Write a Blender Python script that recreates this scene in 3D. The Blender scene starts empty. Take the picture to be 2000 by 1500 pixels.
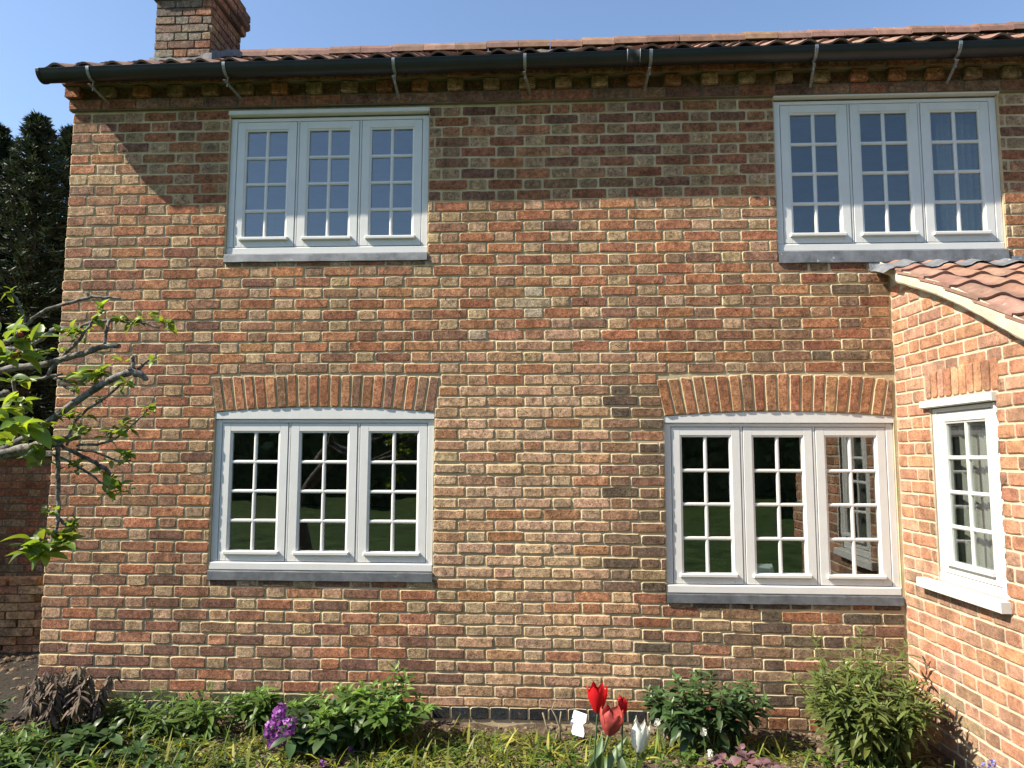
import bpy, math, random
import numpy as np
from mathutils import Vector, Matrix, Euler
random.seed(7); RNG = np.random.default_rng(7)
S = bpy.context.scene; COL = S.collection
R_ = math.radians

# ------------------------------------------------------------------ camera, sky, sun, exposure
F_PX = 1420.0; CAM = np.array([0.0, -4.7, 1.65])
def basis(yaw, pitch, roll):
    cy, sy, cp, sp, cr, sr = math.cos(yaw), math.sin(yaw), math.cos(pitch), math.sin(pitch), math.cos(roll), math.sin(roll)
    r, f, u = np.array([1, 0, 0.]), np.array([0, 1., 0]), np.array([0, 0, 1.])
    f2 = f*cp + u*sp; u2 = u*cp - f*sp
    r3 = r*cr + u2*sr; u3 = u2*cr - r*sr
    Z = np.array([[cy, -sy, 0], [sy, cy, 0], [0, 0, 1]])
    return Z @ r3, Z @ f2, Z @ u3
CR, CF, CU = basis(R_(2.8795), R_(5.6293), R_(0.1757))
cam = bpy.data.cameras.new('camera'); cam.sensor_width = 36; cam.lens = F_PX/2000*36; cam.clip_end = 600; cam.clip_start = 0.05
camo = bpy.data.objects.new('camera', cam); COL.objects.link(camo)
camo.matrix_world = Matrix([[CR[0], CU[0], -CF[0], CAM[0]], [CR[1], CU[1], -CF[1], CAM[1]], [CR[2], CU[2], -CF[2], CAM[2]], [0, 0, 0, 1]])
S.camera = camo

TRAVEL = Vector((0.86, 0.272, -0.85)).normalized()           # the way sunlight travels
wd = bpy.data.worlds.new('World'); S.world = wd; wd.use_nodes = True
nt = wd.node_tree; bg = nt.nodes['Background']
sky = nt.nodes.new('ShaderNodeTexSky'); sky.sky_type = 'NISHITA'; sky.sun_disc = False
sky.sun_elevation = math.asin(-TRAVEL.z); sky.sun_rotation = math.atan2(-TRAVEL.x, -TRAVEL.y)
sky.air_density = 1.0; sky.dust_density = 0.6; sky.ozone_density = 2.0
nt.links.new(sky.outputs[0], bg.inputs[0]); bg.inputs[1].default_value = 0.10
sl = bpy.data.lights.new('sun', 'SUN'); sl.energy = 5.0; sl.angle = R_(0.53); sl.color = (1.0, 0.925, 0.79)
so = bpy.data.objects.new('sun', sl); COL.objects.link(so)
so.rotation_euler = TRAVEL.to_track_quat('-Z', 'Y').to_euler(); so.location = (-12, -5, 12)
S.view_settings.view_transform = 'Standard'; S.view_settings.look = 'None'
S.view_settings.exposure = 1.25; S.view_settings.gamma = 1.0; S.view_settings.use_curve_mapping = False
S.cycles.use_denoising = True; S.cycles.denoising_prefilter = 'NONE'; S.cycles.use_adaptive_sampling = False; S.cycles.max_bounces = 6; S.cycles.transparent_max_bounces = 12

# ------------------------------------------------------------------ helpers
def ray(px, py): return CF + CR*(px-1000)/F_PX - CU*(py-750)/F_PX
def at_y(px, py, y=0.0):
    d = ray(px, py); return CAM + d*((y-CAM[1])/d[1])
def at_z(px, py, z=0.0):
    d = ray(px, py); return CAM + d*((z-CAM[2])/d[2])
def at_d(px, py, dep): return CAM + ray(px, py)*dep

def tag(o, label=None, cat=None, group=None, kind=None):
    for k, v in (('label', label), ('category', cat), ('group', group), ('kind', kind)):
        if v: o[k] = v
    return o
def empty(name, loc=(0, 0, 0), rz=0.0, parent=None):
    o = bpy.data.objects.new(name, None); COL.objects.link(o); o.location = loc; o.rotation_euler = (0, 0, rz)
    o.empty_display_size = 0.1
    if parent: o.parent = parent
    return o
def link(name, me, parent=None, mat=None):
    o = bpy.data.objects.new(name, me); COL.objects.link(o)
    if parent: o.parent = parent
    if mat and not me.materials: me.materials.append(mat)
    return o
class MB:
    """collects pieces of one mesh"""
    def __init__(s): s.v = []; s.f = []; s.n = 0; s.c = []
    def add(s, v, f, c=None):
        v = np.asarray(v, float).reshape(-1, 3)
        s.f.extend([tuple(i+s.n for i in q) for q in f]); s.v.append(v); s.n += len(v)
        if c is not None: s.c.append(np.tile(np.array(c, float), (len(v), 1)) if np.ndim(c) == 1 else np.asarray(c, float))
        return s
    def box(s, x0, x1, y0, y1, z0, z1, c=None):
        v = [(x0, y0, z0), (x1, y0, z0), (x1, y1, z0), (x0, y1, z0), (x0, y0, z1), (x1, y0, z1), (x1, y1, z1), (x0, y1, z1)]
        return s.add(v, [(0, 3, 2, 1), (4, 5, 6, 7), (0, 1, 5, 4), (1, 2, 6, 5), (2, 3, 7, 6), (3, 0, 4, 7)], c)
    def cbox(s, x0, x1, y0, y1, z0, z1, b=.003):
        """box whose front (-y) edges are chamfered"""
        v = [(x0+b, y0, z0+b), (x1-b, y0, z0+b), (x1-b, y0, z1-b), (x0+b, y0, z1-b),
             (x0, y0+b, z0), (x1, y0+b, z0), (x1, y0+b, z1), (x0, y0+b, z1), (x0, y1, z0), (x1, y1, z0), (x1, y1, z1), (x0, y1, z1)]
        f = [(0, 1, 2, 3)] + [(i, 4+i, 4+(i+1) % 4, (i+1) % 4) for i in range(4)] + [(4+i, 8+i, 8+(i+1) % 4, 4+(i+1) % 4) for i in range(4)] + [(11, 10, 9, 8)]
        return s.add(v, f)
    def tube(s, pts, rad, n=6, cap=True):
        pts = [np.array(p, float) for p in pts]; k = len(pts)
        if np.ndim(rad) == 0: rad = [rad]*k
        t = [pts[min(i+1, k-1)]-pts[max(i-1, 0)] for i in range(k)]; t = [a/(np.linalg.norm(a)+1e-9) for a in t]
        up = np.array([0, 0, 1.]) if abs(t[0][2]) < .9 else np.array([1., 0, 0]); vs = []
        for i in range(k):
            a = np.cross(t[i], up); a /= np.linalg.norm(a)+1e-9; b = np.cross(a, t[i]); up = b
            for j in range(n):
                th = 2*math.pi*j/n; vs.append(pts[i]+rad[i]*(math.cos(th)*a+math.sin(th)*b))
        f = [(i*n+j, i*n+(j+1) % n, (i+1)*n+(j+1) % n, (i+1)*n+j) for i in range(k-1) for j in range(n)]
        if cap: f += [tuple(range(n))[::-1], tuple((k-1)*n+j for j in range(n))]
        return s.add(vs, f)
    def sheet(s, grid, c=None):
        g = np.asarray(grid, float); m, n = g.shape[:2]
        return s.add(g.reshape(-1, 3), [(i*n+j, i*n+j+1, (i+1)*n+j+1, (i+1)*n+j) for i in range(m-1) for j in range(n-1)], c)
    def mesh(s, name, mat=None, smooth=False):
        me = bpy.data.meshes.new(name); me.from_pydata(np.concatenate(s.v).tolist() if s.v else [], [], s.f)
        if s.c:
            a = me.color_attributes.new('bc', 'FLOAT_COLOR', 'POINT'); c = np.concatenate(s.c)
            if c.shape[1] == 3: c = np.hstack([c, np.ones((len(c), 1))])
            a.data.foreach_set('color', c.astype(np.float32).ravel())
        elif mat and mat.get('needs_bc'): white_bc(me)
        if mat: me.materials.append(mat)
        if smooth: me.polygons.foreach_set('use_smooth', [True]*len(me.polygons))
        me.update(); return me
    def obj(s, name, mat, parent=None, smooth=False, bevel=0):
        o = link(name, s.mesh(name, mat, smooth), parent)
        if bevel:
            b = o.modifiers.new('bevel', 'BEVEL'); b.width = bevel; b.segments = 1; b.limit_method = 'ANGLE'
        return o
def smooth_path(pts, n=4):
    """Catmull-Rom through the points (rows may carry extra columns such as a radius)"""
    p = np.asarray(pts, float); out = []
    for i in range(len(p)-1):
        a, b, c, d = p[max(i-1, 0)], p[i], p[i+1], p[min(i+2, len(p)-1)]
        for k in range(n):
            t = k/n; out.append(.5*((2*b)+(-a+c)*t+(2*a-5*b+4*c-d)*t*t+(-a+3*b-3*c+d)*t**3))
    out.append(p[-1]); return np.array(out)
def vnoise(x, y, seed=0):
    """smooth value noise on arrays"""
    xi = np.floor(x).astype(int); yi = np.floor(y).astype(int); xf = x-xi; yf = y-yi
    h = lambda a, b: (np.sin(a*127.1+b*311.7+seed*74.7)*43758.5453) % 1.0
    u = xf*xf*(3-2*xf); v = yf*yf*(3-2*yf)
    return (h(xi, yi)*(1-u)+h(xi+1, yi)*u)*(1-v)+(h(xi, yi+1)*(1-u)+h(xi+1, yi+1)*u)*v
def frame_mat(pos, xdir, zdir, sc=1.0):
    x = Vector(xdir).normalized(); z = Vector(zdir); y = z.cross(x)
    if y.length < 1e-4: y = Vector((0.3, 1, 0.2)).cross(x)
    y.normalize(); z = x.cross(y)
    if np.ndim(sc) == 0: sc = (sc, sc, sc)
    return Matrix([[x[0]*sc[0], y[0]*sc[1], z[0]*sc[2], pos[0]], [x[1]*sc[0], y[1]*sc[1], z[1]*sc[2], pos[1]], [x[2]*sc[0], y[2]*sc[1], z[2]*sc[2], pos[2]], [0, 0, 0, 1]])
U = random.uniform

# ------------------------------------------------------------------ materials
def new_mat(name):
    m = bpy.data.materials.new(name); m.use_nodes = True; n = m.node_tree
    return m, n, n.nodes['Principled BSDF'], n.nodes['Material Output']
def N(n, kind, **kw):
    d = n.nodes.new('ShaderNode'+kind)
    for k, v in kw.items():
        if k.startswith('i_'):
            key = k[2:]; d.inputs[int(key) if key.isdigit() else key.replace('_', ' ')].default_value = v
        else: setattr(d, k, v)
    return d
def mixc(n, fac, a, b, mode='MIX'):
    d = n.nodes.new('ShaderNodeMix'); d.data_type = 'RGBA'; d.blend_type = mode
    for s, v in ((0, fac), (6, a), (7, b)):
        if hasattr(v, 'links') or hasattr(v, 'is_linked'): n.links.new(v, d.inputs[s])
        elif s == 0: d.inputs[0].default_value = v
        else: d.inputs[s].default_value = (*v, 1)
    return d.outputs[2]
def ramp(n, src, p0, p1, c0=(0, 0, 0), c1=(1, 1, 1)):
    d = N(n, 'ValToRGB'); e = d.color_ramp.elements; e[0].position = p0; e[1].position = p1; e[0].color = (*c0, 1); e[1].color = (*c1, 1)
    n.links.new(src, d.inputs[0]); return d.outputs[0]
def noise(n, vec, scale, detail=4, rough=.6):
    d = N(n, 'TexNoise', i_Scale=scale, i_Detail=detail, i_Roughness=rough); n.links.new(vec, d.inputs['Vector']); return d.outputs['Fac']
def bump(n, h, bs, dist=.004, strength=.6, prev=None):
    d = N(n, 'Bump', i_Distance=dist, i_Strength=strength); n.links.new(h, d.inputs['Height'])
    if prev: n.links.new(prev, d.inputs['Normal'])
    if bs: n.links.new(d.outputs[0], bs.inputs['Normal'])
    return d.outputs[0]
def world_pos(n): return N(n, 'NewGeometry').outputs['Position']

def weather(n, P, c, lo=.85, hi=1.14):
    mp = N(n, 'Mapping'); mp.inputs['Scale'].default_value = (1, 1, .45); n.links.new(P, mp.inputs[0])
    return mixc(n, 1.0, c, ramp(n, noise(n, mp.outputs[0], 1.9, 5, .65), .32, .68, (lo, lo*.99, lo*.96), (hi, hi, hi)), 'MULTIPLY')
def mat_brick(name='weathered_brick', q=1.0):
    mx = lambda lo: tuple(1+(x-1)*q for x in lo)
    m, n, b, o = new_mat(name); L = n.links; P = world_pos(n)
    at = N(n, 'Attribute', attribute_name='bc'); oi = N(n, 'ObjectInfo')
    base = mixc(n, 1.0, at.outputs['Color'], oi.outputs['Color'], 'MULTIPLY')
    v1 = ramp(n, noise(n, P, 11, 4), .28, .74, (.62, .60, .60), (1.36, 1.34, 1.32)); c = mixc(n, 1.0, base, v1, 'MULTIPLY')
    v2 = ramp(n, noise(n, P, 34, 7, .8), .36, .64, mx((.46, .44, .43)), mx((1.56, 1.54, 1.50))); c = mixc(n, 1.0, c, v2, 'MULTIPLY')
    c = mixc(n, ramp(n, noise(n, P, 15, 5, .7), .52, .66, (0, 0, 0), (.52*q, .52*q, .52*q)), c, (.092, .064, .044))     # kiln-burnt patches
    c = mixc(n, ramp(n, noise(n, P, 30, 7, .75), .60, .73, (0, 0, 0), (.60, .60, .60)), c, (.48, .375, .25))   # lime smears
    vo = N(n, 'TexVoronoi', i_Scale=52.0); L.new(P, vo.inputs['Vector'])
    pit = ramp(n, vo.outputs['Distance'], .10, .34, (.18, .16, .15), (1, 1, 1)); c = mixc(n, ramp(n, noise(n, P, 24, 3), .42, .6, (0, 0, 0), (.9*q, .9*q, .9*q)), c, mixc(n, 1.0, c, pit, 'MULTIPLY'))
    c = weather(n, P, c)
    L.new(c, b.inputs['Base Color']); b.inputs['Roughness'].default_value = .92; b.inputs['Specular IOR Level'].default_value = .15
    h1 = bump(n, noise(n, P, 30, 8, .85), None, .030*q, 1.0); h2 = bump(n, vo.outputs['Distance'], None, .003, .5, h1)
    bump(n, noise(n, P, 320, 3, .7), b, .0012, .6, h2); return m
def mat_mortar(name, col, fine=1.0):
    m, n, b, o = new_mat(name); P = world_pos(n)
    c = mixc(n, ramp(n, noise(n, P, 9, 4), .3, .7), tuple(x*.78 for x in col), tuple(min(1, x*1.12) for x in col))
    c = mixc(n, ramp(n, noise(n, P, 240, 3), .35, .62, (.5, .5, .5), (0, 0, 0)), c, tuple(x*.6 for x in col))
    c = weather(n, P, c, .74, 1.1)
    n.links.new(c, b.inputs['Base Color']); b.inputs['Roughness'].default_value = .95; b.inputs['Specular IOR Level'].default_value = .1
    h = bump(n, noise(n, P, 70, 5, .7), None, .005*fine, .6); bump(n, noise(n, P, 420, 2), b, .001, .5, h); return m
def mat_paint(name, col, dirt=.35, rough=.45):
    m, n, b, o = new_mat(name); P = world_pos(n)
    mp = N(n, 'Mapping'); mp.inputs['Scale'].default_value = (1, 1, .12); n.links.new(P, mp.inputs[0])
    g = noise(n, mp.outputs[0], 90, 4, .7)
    c = mixc(n, ramp(n, noise(n, P, 7, 5, .65), .35, .7, (0, 0, 0), (dirt, dirt, dirt)), col, tuple(x*.80 for x in col))
    c = mixc(n, ramp(n, noise(n, P, 45, 6, .8), .66, .72, (0, 0, 0), (.5, .5, .5)), c, (.28, .27, .24))
    n.links.new(c, b.inputs['Base Color']); b.inputs['Roughness'].default_value = rough; b.inputs['Specular IOR Level'].default_value = .35
    bump(n, g, b, .0016, .35); return m
def mat_plain(name, col, rough=.7, var=.25, scale=20, metal=0.0, bmp=.002, spec=.3, spots=None):
    m, n, b, o = new_mat(name); P = world_pos(n)
    c = mixc(n, ramp(n, noise(n, P, scale, 5, .65), .3, .7), tuple(x*(1-var) for x in col), tuple(min(1, x*(1+var)) for x in col))
    if spots: c = mixc(n, ramp(n, noise(n, P, spots[1], 4, .7), spots[2], spots[2]+.05, (0, 0, 0), (.8, .8, .8)), c, spots[0])
    n.links.new(c, b.inputs['Base Color']); b.inputs['Roughness'].default_value = rough; b.inputs['Metallic'].default_value = metal
    b.inputs['Specular IOR Level'].default_value = spec
    if bmp: bump(n, noise(n, P, scale*4, 4, .7), b, bmp, .5)
    return m
def mat_tile():
    m, n, b, o = new_mat('clay_tile'); P = world_pos(n); oi = N(n, 'ObjectInfo')
    at = N(n, 'Attribute', attribute_name='bc')
    c = mixc(n, 1.0, mixc(n, 1.0, (.230, .138, .098), oi.outputs['Color'], 'MULTIPLY'), at.outputs['Color'], 'MULTIPLY')
    c = mixc(n, 1.0, c, ramp(n, noise(n, P, 12, 4), .3, .7, (.7, .68, .68), (1.2, 1.2, 1.2)), 'MULTIPLY')
    c = mixc(n, ramp(n, noise(n, P, 38, 5, .7), .66, .71, (0, 0, 0), (.75, .75, .75)), c, (.5, .47, .4))
    c = mixc(n, ramp(n, noise(n, P, 20, 5, .7), .58, .68, (0, 0, 0), (.6, .6, .6)), c, (.09, .07, .06))
    n.links.new(c, b.inputs['Base Color']); b.inputs['Roughness'].default_value = .8; b.inputs['Specular IOR Level'].default_value = .2
    bump(n, noise(n, P, 150, 4), b, .001, .5); return m
def mat_glass(name, refl=.13, tint=(.82, .86, .84)):
    m = bpy.data.materials.new(name); m.use_nodes = True; n = m.node_tree; n.nodes.clear()
    o = N(n, 'OutputMaterial'); t = N(n, 'BsdfTransparent'); t.inputs[0].default_value = (*tint, 1)
    g = N(n, 'BsdfGlossy'); g.inputs['Roughness'].default_value = .0; g.inputs[0].default_value = (.95, .97, 1, 1)
    lw = N(n, 'LayerWeight', i_Blend=.5); pw = N(n, 'Math', operation='POWER'); pw.inputs[1].default_value = 5.0; n.links.new(lw.outputs['Facing'], pw.inputs[0])
    ad = N(n, 'Math', operation='MULTIPLY_ADD'); ad.inputs[1].default_value = 1-refl; ad.inputs[2].default_value = refl
    n.links.new(pw.outputs[0], ad.inputs[0]); ad.use_clamp = True
    mx = N(n, 'MixShader'); n.links.new(ad.outputs[0], mx.inputs[0]); n.links.new(t.outputs[0], mx.inputs[1]); n.links.new(g.outputs[0], mx.inputs[2])
    P = world_pos(n); bp = N(n, 'Bump', i_Distance=.004, i_Strength=.10); n.links.new(noise(n, P, 5, 1), bp.inputs['Height']); n.links.new(bp.outputs[0], g.inputs['Normal'])
    n.links.new(mx.outputs[0], o.inputs[0]); return m
def mat_leaf(name, col, trans, var=.35, rough=.5, tfac=.4, scale=9):
    m = bpy.data.materials.new(name); m.use_nodes = True; n = m.node_tree; b = n.nodes['Principled BSDF']; o = n.nodes['Material Output']; P = world_pos(n)
    oi = N(n, 'ObjectInfo'); at = N(n, 'Attribute', attribute_name='bc')
    k = mixc(n, 1.0, ramp(n, noise(n, P, scale, 3), .25, .75, (1-var, 1-var, 1-var), (1+var, 1+var, 1+var)), at.outputs['Color'], 'MULTIPLY')
    k = mixc(n, 1.0, k, oi.outputs['Color'], 'MULTIPLY')
    n.links.new(mixc(n, 1.0, col, k, 'MULTIPLY'), b.inputs['Base Color']); b.inputs['Roughness'].default_value = rough; b.inputs['Specular IOR Level'].default_value = .35
    t = N(n, 'BsdfTranslucent'); n.links.new(mixc(n, 1.0, trans, k, 'MULTIPLY'), t.inputs[0])
    mx = N(n, 'MixShader'); mx.inputs[0].default_value = tfac
    n.links.new(b.outputs[0], mx.inputs[1]); n.links.new(t.outputs[0], mx.inputs[2]); n.links.new(mx.outputs[0], o.inputs[0])
    bump(n, noise(n, P, 220, 3), b, .0008, .5); return m

M = dict(
    brick=mat_brick(), brick2=mat_brick('newer_brick', .45), mortar=mat_mortar('lime_mortar', (.55, .438, .275)), mortar2=mat_mortar('cement_mortar', (.50, .41, .30)),
    white=mat_paint('white_gloss_paint', (.60, .592, .57)), white2=mat_paint('fresh_white_paint', (.55, .54, .505), .2),
    lead=mat_plain('grey_lead', (.135, .14, .15), .6, .35, 14, .1, .003, .4, ((.36, .37, .38), 16, .64)),
    lead_dark=mat_plain('dark_lead', (.085, .09, .098), .6, .35, 14, .1, .003, .4, ((.2, .2, .2), 16, .66)),
    gutter=mat_plain('black_gutter', (.012, .014, .018), .38, .3, 6, 0, .0006, .5),
    steel=mat_plain('galvanised_steel', (.24, .245, .25), .55, .35, 60, .4, .0006, .5),
    rust=mat_plain('dark_iron', (.07, .05, .04), .7, .3, 80, .3, .0006),
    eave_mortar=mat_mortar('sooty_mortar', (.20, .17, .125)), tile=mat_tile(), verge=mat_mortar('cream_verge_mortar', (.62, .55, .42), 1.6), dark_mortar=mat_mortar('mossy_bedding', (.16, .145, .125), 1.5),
    glass=mat_glass('window_glass', .105), glass3=mat_glass('upper_right_glass', .085), glass2=mat_glass('lower_window_glass', .11),
    room=mat_plain('room_plaster', (.58, .54, .47), .9, .1, 3, 0, 0), curtain=mat_plain('grey_curtain', (.30, .275, .25), .9, .12, 40, 0, .001),
    paper=mat_plain('white_card', (.75, .76, .78), .7, .06, 30, 0, .0005), plastic=mat_plain('white_plastic', (.78, .82, .86), .4, .08, 60, 0, .001, .5),
    soil=mat_plain('dark_soil', (.078, .056, .038), .95, .6, 22, 0, .03, .1, ((.17, .12, .075), 34, .56)),
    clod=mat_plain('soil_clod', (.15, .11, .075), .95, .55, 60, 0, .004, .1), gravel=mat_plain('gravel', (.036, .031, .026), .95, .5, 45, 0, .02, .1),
    lawn=mat_plain('lawn_turf', (.038, .066, .016), .9, .6, 2.2, 0, .03, .1, ((.06, .075, .02), 9, .56)), bark=mat_plain('apple_bark', (.19, .172, .155), .85, .5, 70, 0, .008, .15, ((.06, .05, .042), 45, .50)),
    bark2=mat_plain('conifer_bark', (.08, .06, .045), .9, .3, 30, 0, .006, .1), stem=mat_plain('green_stem', (.09, .13, .035), .6, .25, 40, 0, .0005),
    drystem=mat_plain('dry_stem', (.10, .065, .045), .8, .3, 40, 0, .001), twig=mat_plain('cut_twig', (.20, .17, .11), .8, .35, 60, 0, .001),
    apple=mat_leaf('apple_leaf', (.105, .172, .026), (.26, .33, .025), .45, .42, .42), con=mat_leaf('conifer_needles', (.022, .034, .016), (.02, .03, .01), .45, .6, .2, 3),
    green=mat_leaf('mid_green_leaf', (.060, .105, .022), (.14, .22, .02), .35, .42, .3), deep=mat_leaf('deep_green_leaf', (.040, .072, .026), (.07, .13, .02), .3, .4, .25),
    grass=mat_leaf('grass_blade', (.100, .140, .034), (.16, .24, .03), .45, .5, .35), willow=mat_leaf('narrow_leaf', (.095, .122, .034), (.17, .22, .03), .35, .45, .3),
    dead=mat_leaf('withered_leaf', (.115, .085, .064), (.05, .035, .02), .4, .75, .2), heuch=mat_leaf('purple_leaf', (.15, .085, .10), (.12, .04, .05), .4, .5, .2),
    tul=mat_leaf('tulip_leaf', (.075, .125, .055), (.09, .16, .03), .25, .45, .25), red=mat_leaf('red_petal', (.50, .012, .018), (.6, .01, .012), .2, .4, .35),
    dusky=mat_leaf('dusky_petal', (.42, .075, .065), (.40, .05, .04), .35, .5, .3, 40), wpet=mat_leaf('white_petal', (.72, .73, .66), (.5, .52, .42), .1, .45, .3),
    purple=mat_leaf('purple_petal', (.30, .09, .34), (.33, .09, .36), .35, .5, .35), blue=mat_leaf('blue_petal', (.22, .22, .55), (.2, .2, .5), .3, .5, .3),
    lime=mat_leaf('lime_leaf', (.24, .28, .06), (.3, .35, .05), .2, .5, .4), hedge=mat_leaf('hedge_leaf', (.10, .125, .045), (.02, .04, .01), .4, .6, .2, 2),
)
for _m in M.values():
    if any(x.type == 'ATTRIBUTE' for x in _m.node_tree.nodes): _m['needs_bc'] = 1
def white_bc(me):
    if 'bc' in me.color_attributes: return me
    a = me.color_attributes.new('bc', 'FLOAT_COLOR', 'POINT'); a.data.foreach_set('color', [1.0]*4*len(me.vertices)); return me

# ------------------------------------------------------------------ bricks
def brick_shape(corners, rnd, rough=.0036, bev=.0035, depth=.03, back=None):
    """one worn brick from four (u, w) corners, front at y=0; gives vertices, faces and the edge ring"""
    c = np.array(corners, float); ring = []
    for i in range(4):
        p, q = c[i], c[(i+1) % 4]; d = q-p; Ln = np.linalg.norm(d); d = d/Ln; nrm = np.array([-d[1], d[0]])
        k = rnd.uniform(.003, .011); m = 2 if Ln > .15 else (1 if Ln > .085 else 0)
        ring.append(p+d*k+nrm*rnd.uniform(0, .0012))
        for j in range(m): ring.append(p+d*(Ln*(j+1)/(m+1)+rnd.uniform(-.01, .01))+nrm*rnd.uniform(-rough, rough*.8))
        ring.append(q-d*k+nrm*rnd.uniform(0, .0012))
    ring = np.array(ring); cen = c.mean(0); n = len(ring)
    off = ring-cen; ln = np.linalg.norm(off, axis=1, keepdims=True)
    inn = ring - np.sign(off)*np.minimum(np.abs(off), bev*rnd.uniform(.6, 1.4))*np.array([1, 1])
    b = np.column_stack([ring[:, 0], np.full(n, depth), ring[:, 1]])
    e = np.column_stack([ring[:, 0], np.array([.0018+rnd.uniform(-.0008, .0012) for _ in range(n)]), ring[:, 1]])
    t = np.column_stack([inn[:, 0], np.array([rnd.uniform(-.0010, .0010) for _ in range(n)]), inn[:, 1]])
    v = np.vstack([b, e, t])
    f = [(i, (i+1) % n, n+(i+1) % n, n+i) for i in range(n)]+[(n+i, n+(i+1) % n, 2*n+(i+1) % n, 2*n+i) for i in range(n)]+[tuple(2*n+i for i in range(n))]
    return v, f, e
rb = random.Random(11)
def variants(L, H, k, **kw):
    out = []
    for i in range(k):
        v, f, e = brick_shape([(-L/2, -H/2), (L/2, -H/2), (L/2, H/2), (-L/2, H/2)], rb, **kw)
        me = MB().add(v, f).mesh('brick', M['brick']); white_bc(me); out.append((v, f, e, me))
    return out
ST_L, HD_L, BR_H = .228, .113, .061
VAR = {'s': variants(ST_L, BR_H, 14), 'h': variants(HD_L, BR_H, 14), 'q': variants(.06, BR_H, 6)}
def pick(L):
    if L > .165: return random.choice(VAR['s']), ST_L
    if L > .085: return random.choice(VAR['h']), HD_L
    return random.choice(VAR['q']), .06
def jit(c, a=.15):
    k = U(1-a, 1+a); return tuple(max(.004, x*k*U(.95, 1.05)) for x in c)
def fillet(mb, e, sx, sz, cx, cz, y, w=.0050, dep=.0066):
    """the little slope of mortar between a brick's edge and the joint"""
    n = len(e); p = e*np.array([sx, 1, sz]); o = p.copy(); o[:, 0] += np.sign(p[:, 0])*w; o[:, 2] += np.sign(p[:, 2])*w
    a = p+np.array([cx, y+.0004, cz]); b = o+np.array([cx, 0, cz]); b[:, 1] = dep+.0006
    mb.add(np.vstack([a, b]), [(i, n+i, n+(i+1) % n, (i+1) % n) for i in range(n)])
def lay_row(x0, x1, phase, cyc=.369, joint=.012, header_frac=.343):
    """Flemish course from x0 to x1: alternating long and short bricks; slivers merged"""
    hl = cyc*header_frac-joint*0.5; edges = []; k = math.floor((x0-phase)/cyc)-1
    while True:
        a = phase+k*cyc-ST_L/2-joint/2; b = a+ST_L+joint; edges += [a, b]; k += 1
        if a > x1: break
    e = [x0]+[q for q in edges if x0+.03 < q < x1-.03]+[x1]
    return [(e[i], e[i+1]) for i in range(len(e)-1)]
def newer(o):
    o.material_slots[0].link = 'OBJECT'; o.material_slots[0].material = M['brick2']
def put_bricks(part, specs, mort, limit=300, field='brick_field', y0=0.0, new=False):
    """specs: (x0,x1,z0,z1,colour,proud). The largest become objects, the rest one mesh."""
    specs = sorted(specs, key=lambda s: -(s[1]-s[0])*(s[3]-s[2])*s[6])
    rest = MB()
    for i, (x0, x1, z0, z1, c, pr, vis) in enumerate(specs):
        (v, f, e, me), L = pick(x1-x0); sx = (x1-x0)/L; sz = (z1-z0)/BR_H; cx, cz = (x0+x1)/2, (z0+z1)/2
        if i < limit:
            o = bpy.data.objects.new('brick', me); COL.objects.link(o); o.parent = part; o.location = (cx, y0-pr, cz); o.scale = (sx, 1, sz); o.color = (*c, 1)
            if new: newer(o)
        else: rest.add(v*np.array([sx, 1, sz])+np.array([cx, y0-pr, cz]), f, c)
        if mort is not None: fillet(mort, e, sx, sz, cx, cz, y0-pr)
    if rest.n:
        o = rest.obj(field, M['brick'], part); o['kind'] = 'stuff'

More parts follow.
